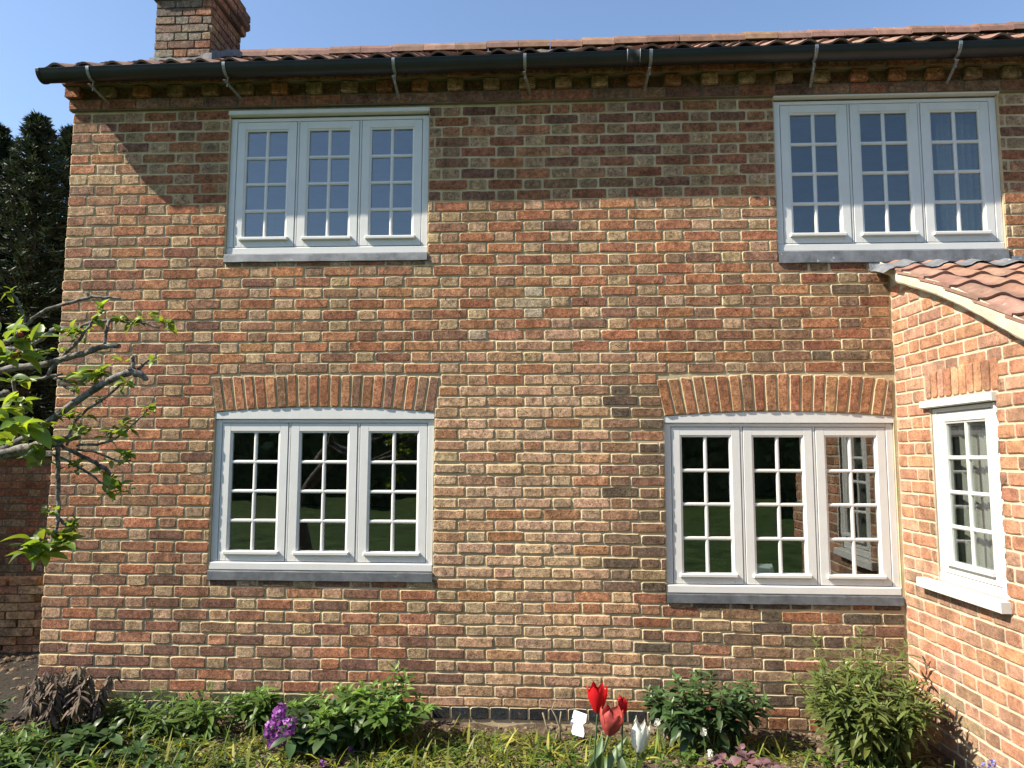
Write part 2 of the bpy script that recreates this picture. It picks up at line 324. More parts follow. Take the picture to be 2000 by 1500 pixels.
RED, DRED, ORG, BRN, PUR, BUF, PNK, TAN, DRK, OLV = (.395, .180, .100), (.335, .148, .086), (.435, .226, .122), (.300, .176, .114), (.228, .126, .092), (.435, .308, .192), (.480, .295, .190), (.440, .300, .188), (.155, .118, .088), (.345, .240, .150)
LPK, LTN = (.550, .360, .236), (.520, .372, .242)
def choose(*wc):
    r = U(0, sum(w for w, _ in wc))
    for w, c in wc:
        r -= w
        if r <= 0: return c
    return wc[-1][1]
def wall_colour(x, z, long):
    a, b, t = wall_pick(x, z, long), wall_pick(x+U(-.1, .1), z, long), U(0, .5)
    return tuple(p*(1-t)+q*t for p, q in zip(a, b))
def wall_pick(x, z, long):
    if z > 2.18:
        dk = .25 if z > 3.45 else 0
        if x > 1.35 and z < 2.95: return choose((.4, BRN), (.25, DRED), (.15, RED), (.1, ORG), (.1, DRK)) if long else choose((.4, OLV), (.25, BRN), (.2, ORG), (.15, DRK))
        if x < -2.9: return choose((.35, PUR), (.3, RED), (.2, BRN), (.15, BUF)) if U(0, 1) < .6 else choose((.5, BUF), (.3, RED), (.2, TAN))
        if 'mid' and abs(x) < .75 and z < 2.5: return choose((.35, RED), (.3, PNK), (.2, DRED), (.15, BRN)) if long else choose((.5, TAN), (.3, PNK), (.2, OLV))
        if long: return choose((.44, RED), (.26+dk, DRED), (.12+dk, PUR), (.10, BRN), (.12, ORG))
        return choose((.52, BUF), (.18, TAN), (.12, RED), (.10, PUR), (.10, OLV))
    if -.75 < x < .42 and z > .8 or (-.62 < x < .62 and z <= .8):
        return choose((.40, LPK), (.20, PNK), (.10, RED), (.14, ORG), (.14, LTN), (.02, BRN)) if long else choose((.45, LTN), (.25, LPK), (.14, TAN), (.08, BRN), (.08, ORG))
    if x >= .42 and z > .75: return choose((.36, BRN), (.42, DRK), (.14, ORG), (.08, TAN))
    if x > .5: return choose((.42, DRK), (.3, BRN), (.14, DRED), (.14, OLV)) if long else choose((.45, OLV), (.3, DRK), (.15, BRN), (.1, RED))
    if z < .88: return choose((.66, PUR), (.14, DRED), (.1, BRN), (.10, RED)) if long else choose((.58, BUF), (.2, PNK), (.12, RED), (.1, OLV))
    return choose((.46, RED), (.26, DRED), (.18, BRN), (.1, PUR)) if long else choose((.4, OLV), (.25, TAN), (.2, BRN), (.15, RED))

# ------------------------------------------------------------------ the cottage
XL, XR, CORNER = -3.30, 4.2, 2.19
cottage = tag(empty('brick_cottage', (0, 0, 0)), 'old two-storey cottage of mixed red and buff brick with white windows and pantiled roof', 'house')
ROWZ = np.interp(np.arange(56), [0, 16, 34, 45, 53, 54, 55], [4.018, 2.838, 1.533, .735, .150, .092, .016])
def row_dz(i, x): return -.032*max(0, min(1, (x-.4)/1.2))*max(0, min(1, (i-26)/16))*(1 if i < 54 else 1)
WIN = {  # x0, x1, frame bottom, frame top, underside of lead, arch rise (0 = straight head)
    'UL': (-2.184, -.807, 2.998, 3.960, 2.940, 0), 'UR': (1.496, 2.935, 2.980, 4.004, 2.896, 0),
    'LL': (-2.203, -.743, .908, 1.885, .846, .035), 'LR': (.740, 2.176, .796, 1.862, .738, .030)}
SPR = {'LL': 1.930, 'LR': 1.905}
def arc_z(k, x):
    x0, x1 = WIN[k][:2]; t = (x-(x0+x1)/2)/((x1-x0)/2); return SPR[k]+WIN[k][5]*(1-t*t)
def holes(z0, z1, i=0, cut=None):
    out = []; y0, y1 = z0, z1
    for k, (a, b, zb, zt, zl, r) in WIN.items():
        d = row_dz(i, (a+b)/2); z0, z1 = y0+d, y1+d
        top = zt+.045 if r == 0 else 2.172; bot = zl
        ov = min(z1, top)-max(z0, bot)
        if cut is not None and z0 < zl < z1 and ov > .45*(z1-z0) and zl-z0 > .020: cut.append((a+.004, b-.004, zl-.003))
        if ov > .45*(z1-z0):
            if r and (z0+z1)/2 > SPR[k]-.02: q = .043*min(1, max(0, ((z0+z1)/2-SPR[k])/(2.17-SPR[k]))); a, b = a-q, b+q
            out.append((a-.004, b+.004))
    return sorted(out)
mort = MB()
def spans(a, b, hs):
    out = []; x = a
    for h0, h1 in hs:
        if h0 > x: out.append((x, min(h0, b)))
        x = max(x, h1)
    if x < b: out.append((x, b))
    return [s for s in out if s[1]-s[0] > .015]
# mortar backing, cut round the openings
def column(x0, x1, zs):
    for za, zb in zs: mort.add([(x0, .0066, za[0]), (x1, .0066, za[1]), (x1, .0066, zb[1]), (x0, .0066, zb[0])], [(0, 1, 2, 3)])
cuts = sorted({XL+.004, XR, CORNER+.01} | {w[i] for w in WIN.values() for i in (0, 1)} | {w[0]+(w[1]-w[0])*j/16 for k, w in WIN.items() if w[5] for j in range(17)})
for a, b in zip(cuts[:-1], cuts[1:]):
    m = (a+b)/2; hs = sorted([(w[4], k) for k, w in WIN.items() if w[0] < m < w[1]])
    cur = (-.3, -.3); seg = []
    for zl, k in hs:
        w = WIN[k]; seg.append((cur, (zl, zl)))
        cur = (arc_z(k, a), arc_z(k, b)) if w[5] else (w[3]+.042, w[3]+.042)
        t0, t1 = cur; mort.add([(a, .005, t0), (b, .005, t1), (b, .13, t1), (a, .13, t0)], [(0, 1, 2, 3)])       # head soffit
        mort.add([(a, .005, zl), (b, .005, zl), (b, .13, zl), (a, .13, zl)], [(3, 2, 1, 0)])
    seg.append((cur, (4.30, 4.30))); column(a, b, seg)
for k, w in WIN.items():
    for x in w[:2]:
        zt = SPR[k] if w[5] else w[3]+.042; mort.add([(x, .005, w[4]), (x, .13, w[4]), (x, .13, zt), (x, .005, zt)], [(0, 1, 2, 3)])
mort.add([(XL+.004, .0066, -.3), (XL+.004, 5.6, -.3), (XL+.004, 5.6, 4.1), (XL+.004, 2.8, 5.9), (XL+.004, .0066, 4.1)], [(4, 3, 2, 1, 0)])
mort.add([(XL+.004, 5.6, -.3), (XR, 5.6, -.3), (XR, 5.6, 4.3), (XL+.004, 5.6, 4.3)], [(0, 1, 2, 3)])
specs = []
for i in range(0, 53):
    z1, z0 = ROWZ[i], ROWZ[i+1]; jt = .0110
    cut = []; hs_ = holes(z0, z1, i, cut)
    for a, b, zc in cut:
        for x0, x1 in lay_row(a, min(b, CORNER-.006), -.097+(.1845 if i % 2 else 0)): specs.append((x0+.006, x1-.006, z0+.002+row_dz(i, (a+b)/2), zc, jit(wall_colour((x0+x1)/2, z0, x1-x0 > .17)), U(-.001, .002), .1))
    for a, b in spans(XL, XR if z0 > 2.9 else CORNER-.006, hs_):
        ph = -.097+(.1845 if i % 2 else 0)+U(-.006, .006)
        for x0, x1 in lay_row(a, b, ph):
            cx = (x0+x1)/2; mid = (-.75 < cx < .7 and z1 < 2.15)
            j = U(.006, .0095) if mid else U(.0052, .0082)
            dz = row_dz(i, cx)+U(-.0015, .0015)+ .004*math.sin(cx*2.1+i*.7)
            xa = x0+(j if x0 > a+.001 else (.002 if a > XL+.01 else U(-.004, .006))); xb = x1-(j if x1 < b-.001 else .002)
            za, zb = z0+U(.001, .003)+dz, z1-jt+U(-.002, .002)+dz
            if mid: za += U(0, .004); zb -= U(0, .003)
            c = wall_colour(cx, z0, x1-x0 > .17)
            if (i in (17, 19) and abs(cx+.1) < .12) or (i == 21 and abs(cx+.46) < .12) or (i == 18 and abs(cx+.1) < .1): c = (.47, .39, .28)
            pr = U(-.0018, .0022)
            if U(0, 1) < .015 and i > 14: pr = -.0035; c = (.40, .20, .12)   # spalled face
            vis = 1.0/(4.7*(1-.05*cx/3.3))
            if cx > 3.0 or (z1 < 2.2 and cx < -2.55): vis *= .8
            specs.append((xa, xb, za, zb, jit(c), pr, vis))
# thin course and blue engineering bricks at the foot
for x0, x1 in lay_row(XL, CORNER-.02, .02, .245, .012, .01):
    pass
x = XL
while x < CORNER-.05:
    L = U(.215, .245); x1 = min(x+L, CORNER-.01); dz = row_dz(53, x)
    c = (.085, .095, .055) if x < -.85 and U(0, 1) < .75 else choose((.5, PNK), (.3, BRN), (.2, RED))
    if x > .6: c = choose((.6, BRN), (.4, DRED))
    specs.append((x+.004, x1-.004, ROWZ[54]+.002+dz, ROWZ[53]-.009+dz, jit(c), U(-.001, .002), .22)); x = x1
x = XL
while x < CORNER-.05:
    x1 = min(x+.122, CORNER-.01); dz = row_dz(53, x); c = (.030, .034, .042) if x < .85 else choose((.5, DRED), (.5, BRN))
    specs.append((x+.005, x1-.005, ROWZ[55]+dz, ROWZ[54]-.008+dz, jit(c, .2), .002, .22)); x = x1
WALLBITS = mort
wall = None
wmb = MB(); wall = link('wall', bpy.data.meshes.new('wall'), cottage)
put_bricks(wall, specs, mort, 300)
me = mort.mesh('wall', M['mortar']); wall.data = me

# arches of upright bricks over the ground-floor windows
def arch(k, n, tx0, tx1, ztop_side, ztop_mid, clip=None):
    w = WIN[k]; part = empty('arch', (0, 0, 0), 0, cottage); bed = MB(); r = random.Random(5)
    def bot(t): x = w[0]+(w[1]-w[0])*t; return np.array([x, arc_z(k, x)+.004])
    def top(t): return np.array([tx0+(tx1-tx0)*t, ztop_side+(ztop_mid-ztop_side)*(1-(2*t-1)**2)])
    for i in range(n):
        g = .105/n*(1+.3*r.uniform(-1, 1)); a, b = i/n+g, (i+1)/n-g
        q = [bot(a), bot(b), top(b)+[0, r.uniform(-.006, .004)], top(a)+[0, r.uniform(-.006, .004)]]
        if clip: q = [np.array([min(p[0], clip), p[1]]) for p in q]
        if q[2][0]-q[3][0] < .012: continue
        v, f, e = brick_shape(q, r, .002); me = MB().add(v, f).mesh('brick', M['brick']); white_bc(me)
        o = link('brick', me, part); o.location = (0, -.001+r.uniform(-.002, .002), 0); o.color = (*jit(choose((.45, RED), (.15, BRN), (.4, ORG)) if k == 'LL' else choose((.4, RED), (.22, BRN), (.38, ORG))), 1)
        c = (q[0]+q[1]+q[2]+q[3])/4; ee = e-np.array([c[0], 0, c[1]])
        fillet(bed, ee, 1, 1, c[0], c[1], 0, .0045, .0060)
    bed.obj('mortar_joint', M['mortar'], part)
arch('LL', 21, -2.246, -.706, 2.160, 2.174); arch('LR', 20, .688, 2.228, 2.135, 2.172, 2.180)

# corbelled eaves: a stretcher course, then dentils, then an oversailing course
eaves = empty('eaves_course', (0, 0, 0), 0, cottage); ebed = MB()
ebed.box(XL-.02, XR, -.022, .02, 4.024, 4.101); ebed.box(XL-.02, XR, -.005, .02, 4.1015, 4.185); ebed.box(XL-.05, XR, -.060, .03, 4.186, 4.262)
es = []
x = XL-.025
while x < XR:
    x1 = x+U(.235, .247); es.append((x+.005, x1-.005, 4.030, 4.094, jit(choose((.35, DRED), (.3, BRN), (.35, PUR))), .030, 1)); x = x1
put_bricks(eaves, es, None, 300)
x = XL-.045; k = 0; wide = MB()
while x < XR:
    x1 = x+.121
    out = (k % 2 == 0); y = .055 if out else .010
    c = jit(choose((.35, TAN), (.25, RED), (.4, OLV)) if out else choose((.5, BRN), (.5, PUR)))
    v, f, e = brick_shape([(x+.006, 4.104), (x1-.006, 4.104), (x1-.006, 4.178+U(-.003, .002)), (x+.006, 4.178)], rb, .002, .004, .12)
    me = MB().add(v, f).mesh('brick', M['brick']); white_bc(me); o = link('brick', me, eaves); o.location = (0, -y, 0); o.color = (*c, 1); x = x1; k += 1
es = []; x = XL-.06
while x < XR:
    x1 = x+U(.235, .247); es.append((x+.005, x1-.005, 4.190, 4.252, jit(choose((.4, DRED), (.6, BRN))), .070, 1)); x = x1
put_bricks(eaves, es, None, 300)
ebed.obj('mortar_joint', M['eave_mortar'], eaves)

# ------------------------------------------------------------------ windows
def window(parent, x0, x1, z0, z1, n=3, set_=.022, lead=None, head='board', arch_key=None, glass='glass', paint='white', board_over=.006, rows=4, sill=None):
    w = empty('window', (0, 0, 0), 0, parent); P = M[paint]; s = set_; jw = .044
    fr = MB(); zs = z0+.052
    fr.cbox(x0, x0+jw, s, s+.075, zs, z1); fr.cbox(x1-jw, x1, s, s+.075, zs, z1); fr.cbox(x0+jw, x1-jw, s+.0005, s+.075, z1-.024, z1)
    cw = (x1-x0-2*jw-(n-1)*.014)/n
    for i in range(1, n): a = x0+jw+i*cw+(i-1)*.014; fr.cbox(a, a+.014, s+.004, s+.07, zs, z1-.024)
    fr.obj('frame', P, w)
    MB().cbox(x0-.002, x1+.002, (s-.004 if head == 'board' else s-.018) if n > 1 else s-.006, s+.08, z0, zs-.001, .006).obj('sill', P, w)
    if sill: MB().cbox(*sill, .004).obj('sill_board', P, w)
    if lead:
        g = []; nx = 40
        prof = [(.03, z0-.001), (-.004, z0-.002), (-.008, z0-.008), (-.013, lead+.002), (-.006, lead), (.02, lead)]
        for j, (y, z) in enumerate(prof): g.append([(x0-.003+(x1-x0+.006)*i/nx, y+(.0016*math.sin(i*.55+j*.6) if 0 < j < 5 else 0), z+.0008*math.sin(i*.9+j)) for i in range(nx+1)])
        MB().sheet(g).obj('lead_flashing', M['lead' if head == 'board' else 'lead_dark'], w)
    if head == 'board':
        MB().cbox(x0-board_over, x1+board_over, -.020, .1, z1+.012, z1+.042, .004).obj('head_board', P, w)
        MB().box(x0, x1, s+.012, .1, z1-.001, z1+.0125).obj('head_joint', M['dark_mortar'], w)
    elif head == 'arch':
        b = MB(); nx = 28; lo = z1+.002; v = []
        for i in range(nx+1):
            x = x0+(x1-x0)*i/nx; zt = arc_z(arch_key, x)-.002; v += [(x, .008, lo), (x, .008, zt), (x, .1, lo), (x, .1, zt)]
        f = []
        for i in range(nx): a = i*4; f += [(a, a+4, a+5, a+1), (a+1, a+5, a+7, a+3), (a+2, a, a+1, a+3) if i == 0 else (a, a+2, a+6, a+4)]
        f += [(nx*4, nx*4+2, nx*4+3, nx*4+1)]
        b.add(v, f).obj('head_board', P, w)
    bead = .012; st = .054
    for i in range(n):
        a = x0+jw+i*(cw+.014)+.0035; b = a+cw-.007; zb, zt = zs+.0035, z1-.024-.0035; f0 = s+.001+U(0, .001)
        px0, px1, pz0, pz1 = a+st, b-st, zb+.055, zt-.050
        c = MB()
        c.cbox(a, px0, f0, f0+.045, zb, zt, .002); c.cbox(px1, b, f0, f0+.045, zb, zt, .002)
        c.cbox(px0, px1, f0+.0003, f0+.045, zb, pz0, .001); c.cbox(px0, px1, f0+.0003, f0+.045, pz1, zt, .001)
        q = [(px0, pz0), (px1, pz0), (px1, pz1), (px0, pz1)]; qi = [(px0+bead, pz0+bead), (px1-bead, pz0+bead), (px1-bead, pz1-bead), (px0+bead, pz1-bead)]
        c.add([(x, f0+.004, z) for x, z in q]+[(x, f0+.009, z) for x, z in qi]+[(x, f0+.03, z) for x, z in qi],
              [(j, (j+1) % 4, 4+(j+1) % 4, 4+j) for j in range(4)]+[(4+j, 4+(j+1) % 4, 8+(j+1) % 4, 8+j) for j in range(4)])
        c.obj('casement', P, w)
        MB().cbox(px0-.016, px1+.016, f0-.022, f0+.004, pz0-.012, pz0+.010, .004).obj('drip_bar', P, w)
        gx0, gx1, gz0, gz1 = qi[0][0], qi[1][0], qi[0][1], qi[2][1]; bw = .011; mx = (gx0+gx1)/2
        def bar(p0, p1, horiz):
            m = MB(); k = [(-bw, .024), (-bw, .010), (-.004, .004), (.004, .004), (bw, .010), (bw, .024)]; v = []
            for p in (p0, p1):
                for d, y in k: v.append((p[0], f0+.004+y, p[1]+d) if horiz else (p[0]+d, f0+.004+y+.0006, p[1]))
            nk = len(k); m.add(v, [(j, j+1, nk+j+1, nk+j) for j in range(nk-1)]+[(nk-1, 0, nk, 2*nk-1)]); m.obj('glazing_bar', P, w)
        bar((mx, gz0), (mx, gz1), False); ph = (gz1-gz0)/rows
        for j in range(1, rows): bar((gx0, gz0+ph*j), (gx1, gz0+ph*j), True)
        for j in range(rows):
            for h in range(2):
                ax, bx = (gx0, mx) if h == 0 else (mx, gx1); az, bz = gz0+ph*j, gz0+ph*(j+1)
                g = MB().box(ax-bx, 0, 0, .004, az-bz, 0); me = g.mesh('pane', M[glass]); o = link('pane', me, w)
                o.location = (bx, f0+.020, bz); o.rotation_euler = (R_(U(-.7, .7)), 0, R_(U(-.6, .6)))
    return w
def room(parent, x0, x1, y0, y1, z0, z1, col='room'):
    v = [(x0, y0, z0), (x1, y0, z0), (x1, y1, z0), (x0, y1, z0), (x0, y0, z1), (x1, y0, z1), (x1, y1, z1), (x0, y1, z1)]
    MB().add(v, [(0, 1, 2, 3), (7, 6, 5, 4), (1, 5, 6, 2), (2, 6, 7, 3), (3, 7, 4, 0)]).obj('room_lining', M[col], parent)
def curtain(parent, x0, x1, y, z0, z1, folds=9, amp=.025):
    nx = folds*8; g = [[(x0+(x1-x0)*i/nx+.004*math.sin(i*.9+j), y+amp*math.sin(i/8*2*math.pi)*(.6+.4*j/6), z0+(z1-z0)*j/6) for i in range(nx+1)] for j in range(7)]
    MB().sheet(g).obj('curtain', M['curtain'], parent, True)
w = WIN
wu = window(cottage, *w['UL'][:4], lead=w['UL'][4])
wr = window(cottage, *w['UR'][:4], lead=w['UR'][4], glass='glass3')
wl = window(cottage, *w['LL'][:4], lead=w['LL'][4], head='arch', arch_key='LL', glass='glass2')
wr2 = window(cottage, *w['LR'][:4], lead=w['LR'][4], head='arch', arch_key='LR', glass='glass2')
room(cottage, -3.2, .3, .135, 4.2, 2.6, 4.25); room(cottage, .32, 4.1, .135, 4.2, 2.6, 4.25)
room(cottage, -3.2, .3, .135, 4.5, .2, 2.55); room(cottage, .32, 4.1, .135, 4.5, .2, 2.55)
curtain(wr, 2.62, 2.93, .16, 2.96, 4.0, 7, .02)

# ------------------------------------------------------------------ main roof, ridge, gutter, chimney
def pantile_mesh(cover, length, roll=.045, thick=.013, segs=12):
    xs = np.linspace(-.02, cover+.035, segs+1); prof = roll*np.power(.5-.5*np.cos(2*np.pi*(xs/cover+.02)), 1.4)
    mb = MB(); v = []
    for y, lift in ((0, .020), (length, 0.0)):
        for x, z in zip(xs, prof): v.append((x, y, z+lift))
    k = segs+1
    for y, lift in ((0, .020),):
        for x, z in zip(xs, prof): v.append((x, y, z+lift-thick))
    for x, z in zip(xs, prof): v.append((x, length, z-thick))
    f = [(i, i+1, k+i+1, k+i) for i in range(segs)]+[(2*k+i, 2*k+i+1, i+1, i) for i in range(segs)]+[(3*k+i, 3*k+i+1, 2*k+i+1, 2*k+i) for i in range(segs)]
    f += [(0, k, 3*k, 2*k), (segs, 2*k+segs, 3*k+segs, k+segs)]
    me = mb.add(v, f).mesh('tile', M['tile']); white_bc(me); return me, np.array(v), f
def tile_roof(part, x0, ncol, cover, rows, gauge, eave, slope_dir, up, limit, zfun=None, skip=None, dark=1.0):
    """tiles laid on the plane through eave (x, y, z), rising along slope_dir"""
    me, v, f = pantile_mesh(cover, gauge+.06, .032); rest = MB(); cnt = 0
    Mrot = Matrix([[1, 0, 0], [0, slope_dir[1], up[1]], [0, slope_dir[2], up[2]]])
    for r in range(rows):
        for c in range(ncol):
            if skip and skip(r, c): continue
            x = x0+c*cover+U(-.004, .004); p = Vector((x, eave[1], eave[2]))+Vector(slope_dir)*(gauge*r+U(-.004, .004))
            p.z += (zfun(x, r) if zfun else 0)
            col = U(.75, 1.15)*dark; cc = (col*U(.95, 1.1), col, col*U(.92, 1.05))
            rot = Mrot @ Euler((U(-.012, .012), U(-.012, .012), U(-.01, .01))).to_matrix()
            if cnt < limit:
                o = link('tile', me, part); o.matrix_basis = Matrix.Translation(p) @ rot.to_4x4(); o.color = (*cc, 1); cnt += 1
            else: rest.add(v @ np.array(rot).T+np.array(p), f, cc)
    if rest.n: rest.obj('tile_field', M['tile'], part)['kind'] = 'stuff'
PITCH = math.atan2(5.925-4.215, 2.8+.215); SD = (0, math.cos(PITCH), math.sin(PITCH)); UP = (0, -math.sin(PITCH), math.cos(PITCH))
roof = empty('roof', (0, 0, 0), 0, cottage)
RX0 = XL-.085; NC = 40
tile_roof(roof, RX0, NC, .198, 12, .288, (0, -.215, 4.210), SD, UP, 300, lambda x, r: .010*(x+3.3)/1.5*(1+r*.06))
under = MB(); under.add([(RX0+.02, -.16, 4.222), (XR+.4, -.16, 4.27), (XR+.4, 2.8, 5.95), (RX0+.02, 2.8, 5.90), (RX0+.02, -.16, 4.19), (RX0+.02, 2.8, 5.87), (XR+.4, -.16, 4.24)], [(0, 1, 2, 3), (0, 3, 5, 4), (0, 4, 6, 1)])
under.add([(RX0+.02, 2.8, 5.90), (XR+.4, 2.8, 5.95), (XR+.4, 5.9, 4.2), (RX0+.02, 5.9, 4.2)], [(0, 1, 2, 3)]); under.obj('roof_deck', M['dark_mortar'], roof)
# ridge tiles bedded on dark mortar
bed = MB(); g = []
for i in range(121):
    x = -3.36+i*.07; zr = 5.965+.0108*(x+3.4); g.append([(x, 2.8-.20+U(-.012, .012), zr-.135+U(-.018, .014)), (x, 2.8-.165, zr-.065+U(-.012, .012)), (x, 2.8, zr+.04), (x, 2.95, zr-.06)])
bed.sheet(g).obj('ridge_mortar', M['dark_mortar'], roof)
x = -3.37
rm = MB(); n = 8
v = []
for xx, rr in ((0, .168), (.335, .160), (0, .146), (.335, .144)):
    for j in range(n+1): th = math.pi*j/n; v.append((xx, -rr*math.cos(th)*1.05, rr*math.sin(th)*.9))
k = n+1; rm.add(v, [(j, j+1, k+j+1, k+j) for j in range(n)]+[(2*k+j+1, 2*k+j, 3*k+j, 3*k+j+1) for j in range(n)]+[(j, 2*k+j, 2*k+j+1, j+1) for j in range(n)])
rme = rm.mesh('ridge_tile', M['tile']); white_bc(rme)
while x < XR+.6:
    o = link('ridge_tile', rme, roof); o.location = (x, 2.8, 5.938+.0108*(x+3.4)+U(-.006, .006)); o.rotation_euler = (U(-.03, .03), -.0108+U(-.012, .012), U(-.01, .01))
    k = U(.65, 1.15); o.color = (k, k*U(.9, 1.05), k*U(.9, 1.1), 1); x += .34
# gutter
GR = .064; GY = -.210
def gz(x): return 4.194+.0052*(x+3.37)+(.003*math.sin(x*1.9))
gut = MB(); g = []; nseg = 10; GX0, GX1 = -3.385, 4.6
for i in range(41):
    x = GX0+(GX1-GX0)*i/40; row = []
    for j in range(nseg+1): th = math.pi*j/nseg; row.append((x, GY-GR*math.cos(th), gz(x)-GR*math.sin(th)))
    row = [(x, GY-GR+.008, gz(x)-.004), (x, GY-GR+.006, gz(x)+.005), (x, GY-GR-.003, gz(x)+.004)]+row+[(x, GY+GR-.005, gz(x))]
    for j in range(nseg, -1, -1): th = math.pi*j/nseg; row.append((x, GY-(GR-.004)*math.cos(th), gz(x)-(GR-.004)*math.sin(th)))
    g.append(row)
gutter = gut.sheet(g).obj('gutter', M['gutter'], cottage, True)
def half_disc(x, dx, r, mb):
    v = [(x, GY-r*math.cos(math.pi*j/12), gz(x)-r*math.sin(math.pi*j/12)) for j in range(13)]+[(x, GY-r*.99, gz(x)+.005)]
    v2 = [(a+dx, b, c) for a, b, c in v]; k = len(v); mb.add(v+v2, [tuple(range(k)), tuple(range(2*k-1, k-1, -1))]+[(i, k+i, k+(i+1) % k, (i+1) % k) for i in range(k)])
ec = MB(); half_disc(GX0-.006, .022, GR+.004, ec); ec.obj('end_cap', M['gutter'], gutter)
for xs in (at_y(1238, 100, -.27)[0],):
    sl_ = MB(); g = []
    for i, (dx, dr) in enumerate(((-.045, .002), (-.045, .009), (-.036, .009), (-.034, .005), (.034, .005), (.036, .009), (.045, .009), (.045, .002))):
        g.append([(xs+dx, GY-(GR+dr)*math.cos(math.pi*j/12), gz(xs)+.003-(GR+dr)*math.sin(math.pi*j/12)) for j in range(13)])
    sl_.sheet(g).obj('union_sleeve', M['gutter'], gutter, True)
    for d in (-.04, .04): MB().tube([(xs+d, GY-(GR+.010)*math.cos(t), gz(xs)+.002-(GR+.010)*math.sin(t)) for t in np.linspace(-.05, 1.0, 6)], .002, 5).obj('sleeve_clip', M['steel'], gutter)
for k, px in enumerate((172, 437, 768, 1025, 1272, 1596, 1878)):
    x = at_y(px, 120, -.27)[0]; bk = MB(); g = []
    for a, rr in ((0, .003), (1, .0055)): pass
    th = np.linspace(-.06, math.pi*.56, 12); ins = []; out = []
    for dx in (-.010, .010):
        ins.append([(x+dx, GY-(GR+.002)*math.cos(t), gz(x)-(GR+.002)*math.sin(t)) for t in th]); out.append([(x+dx, GY-(GR+.0055)*math.cos(t), gz(x)-(GR+.0055)*math.sin(t)) for t in th])
    bk.sheet(np.array([ins[0], out[0], out[1], ins[1]])); br = bk.obj('bracket', M['steel'], gutter)
    zb = gz(x)-GR-.005; MB().tube([(x, GY+.004, zb+.01), (x, GY+.004, zb-.062)], .004, 6).obj('rod', M['steel'], br)
    tw = U(-.02, .05); sp = MB(); a = np.array([x-.006, GY-.030, zb-.030]); b = np.array([x+tw, .01, 4.058+U(-.01, .01)]); d = b-a
    sp.add([a+[-.009, 0, -.002], a+[.009, 0, -.002], b+[.009, 0, -.002], b+[-.009, 0, -.002], a+[-.009, 0, .003], a+[.009, 0, .003], b+[.009, 0, .003], b+[-.009, 0, .003]], [(3, 2, 1, 0), (4, 5, 6, 7), (0, 1, 5, 4), (1, 2, 6, 5), (2, 3, 7, 6), (3, 0, 4, 7)])
    sp.obj('spike', M['steel'], br)

# chimney through the roof slope
chim = empty('chimney', (0, 0, 0), 0, cottage); CX0, CX1, CY0, CY1, CZ0, CZ1 = -3.335, -2.845, 1.0, 1.56, 4.7, 5.515
core = MB().box(CX0+.007, CX1-.007, CY0+.007, CY1-.007, CZ0, CZ1); core.obj('mortar_joint', M['dark_mortar'], chim)
def face_bricks(part, x0, x1, y, z0, z1, pitch, rot, colf, out=0.0, org=None):
    i = 0; z = z0; grp = []
    while z < z1-.02:
        xx = x0-(.0 if i % 2 else .06)
        while xx < x1-.01:
            L = choose((.65, .232), (.35, .118)); a, b = max(xx, x0)+.004, min(xx+L, x1)-.004
            if b-a > .03:
                (v, f, e, me), Ln = pick(b-a); o = link('brick', me, part); o.color = (*jit(colf()), 1)
                loc = Vector(((a+b)/2, y-U(0, .006)-out, z+pitch/2)); o.scale = ((b-a)/Ln, 1, (pitch-.010)/BR_H)
                if rot: o.rotation_euler = (0, 0, rot); loc = Matrix.Rotation(rot, 4, 'Z') @ loc
                o.location = loc+Vector(org or (0, 0, 0))
            xx += L
        z += pitch; i += 1
ccol = lambda: choose((.36, (.205, .175, .14)), (.24, (.25, .185, .14)), (.16, (.30, .155, .10)), (.16, (.215, .14, .105)), (.08, (.26, .24, .195)))
face_bricks(chim, CX0, CX1, CY0, CZ0, CZ1, .0735, 0, ccol)
face_bricks(chim, 0, CY1-CY0, 0, CZ0, CZ1, .0735, R_(90), lambda: choose((.4, BRN), (.3, PUR), (.3, OLV)), 0, (CX1, CY0, 0))
face_bricks(chim, 0, CY1-CY0, 0, CZ0, CZ1, .0735, R_(-90), ccol, 0, (CX0, CY1, 0))
for lv, (ov, h) in enumerate(((.035, .07), (.06, .075), (.06, .075), (.03, .07))):
    z = CZ1+sum((.07, .075, .075, .07)[:lv]); MB().box(CX0-ov+.008, CX1+ov-.008, CY0-ov+.008, CY1+ov-.008, z, z+h+.004).obj('cap_mortar', M['dark_mortar'], chim)
    face_bricks(chim, CX0-ov, CX1+ov, CY0-ov, z, z+h, h, 0, ccol); face_bricks(chim, 0, CY1-CY0+2*ov, 0, z, z+h, h, R_(90), lambda: choose((.5, BRN), (.5, DRK)), 0, (CX1+ov, CY0-ov, 0))
fl = MB(); g = []
def roofz(y): return 4.210+(y+.215)*math.tan(PITCH)+.03
fl.sheet([[(CX0-.03+i*.06, CY0-.012-U(0, .004), roofz(CY0)-.02+U(0, .01)) for i in range(10)], [(CX0-.03+i*.06, CY0-.015, roofz(CY0)+.05+U(-.01, .02)+(.04 if i > 7 else 0)) for i in range(10)]])
fl.sheet([[(CX1+.012+U(0, .003), CY0-.012+i*.075, roofz(CY0+i*.075)-.02) for i in range(9)], [(CX1+.012, CY0-.012+i*.075, roofz(CY0+i*.075)+.12+U(-.02, .02)) for i in range(9)]])
fl.sheet([[(CX1+.010, CY0-.06+i*.075, roofz(CY0+i*.075)+.005) for i in range(9)], [(CX1+.14, CY0-.06+i*.075, roofz(CY0+i*.075)+.03+U(-.01, .01)) for i in range(9)]])
fl.obj('lead_flashing', M['lead'], chim)

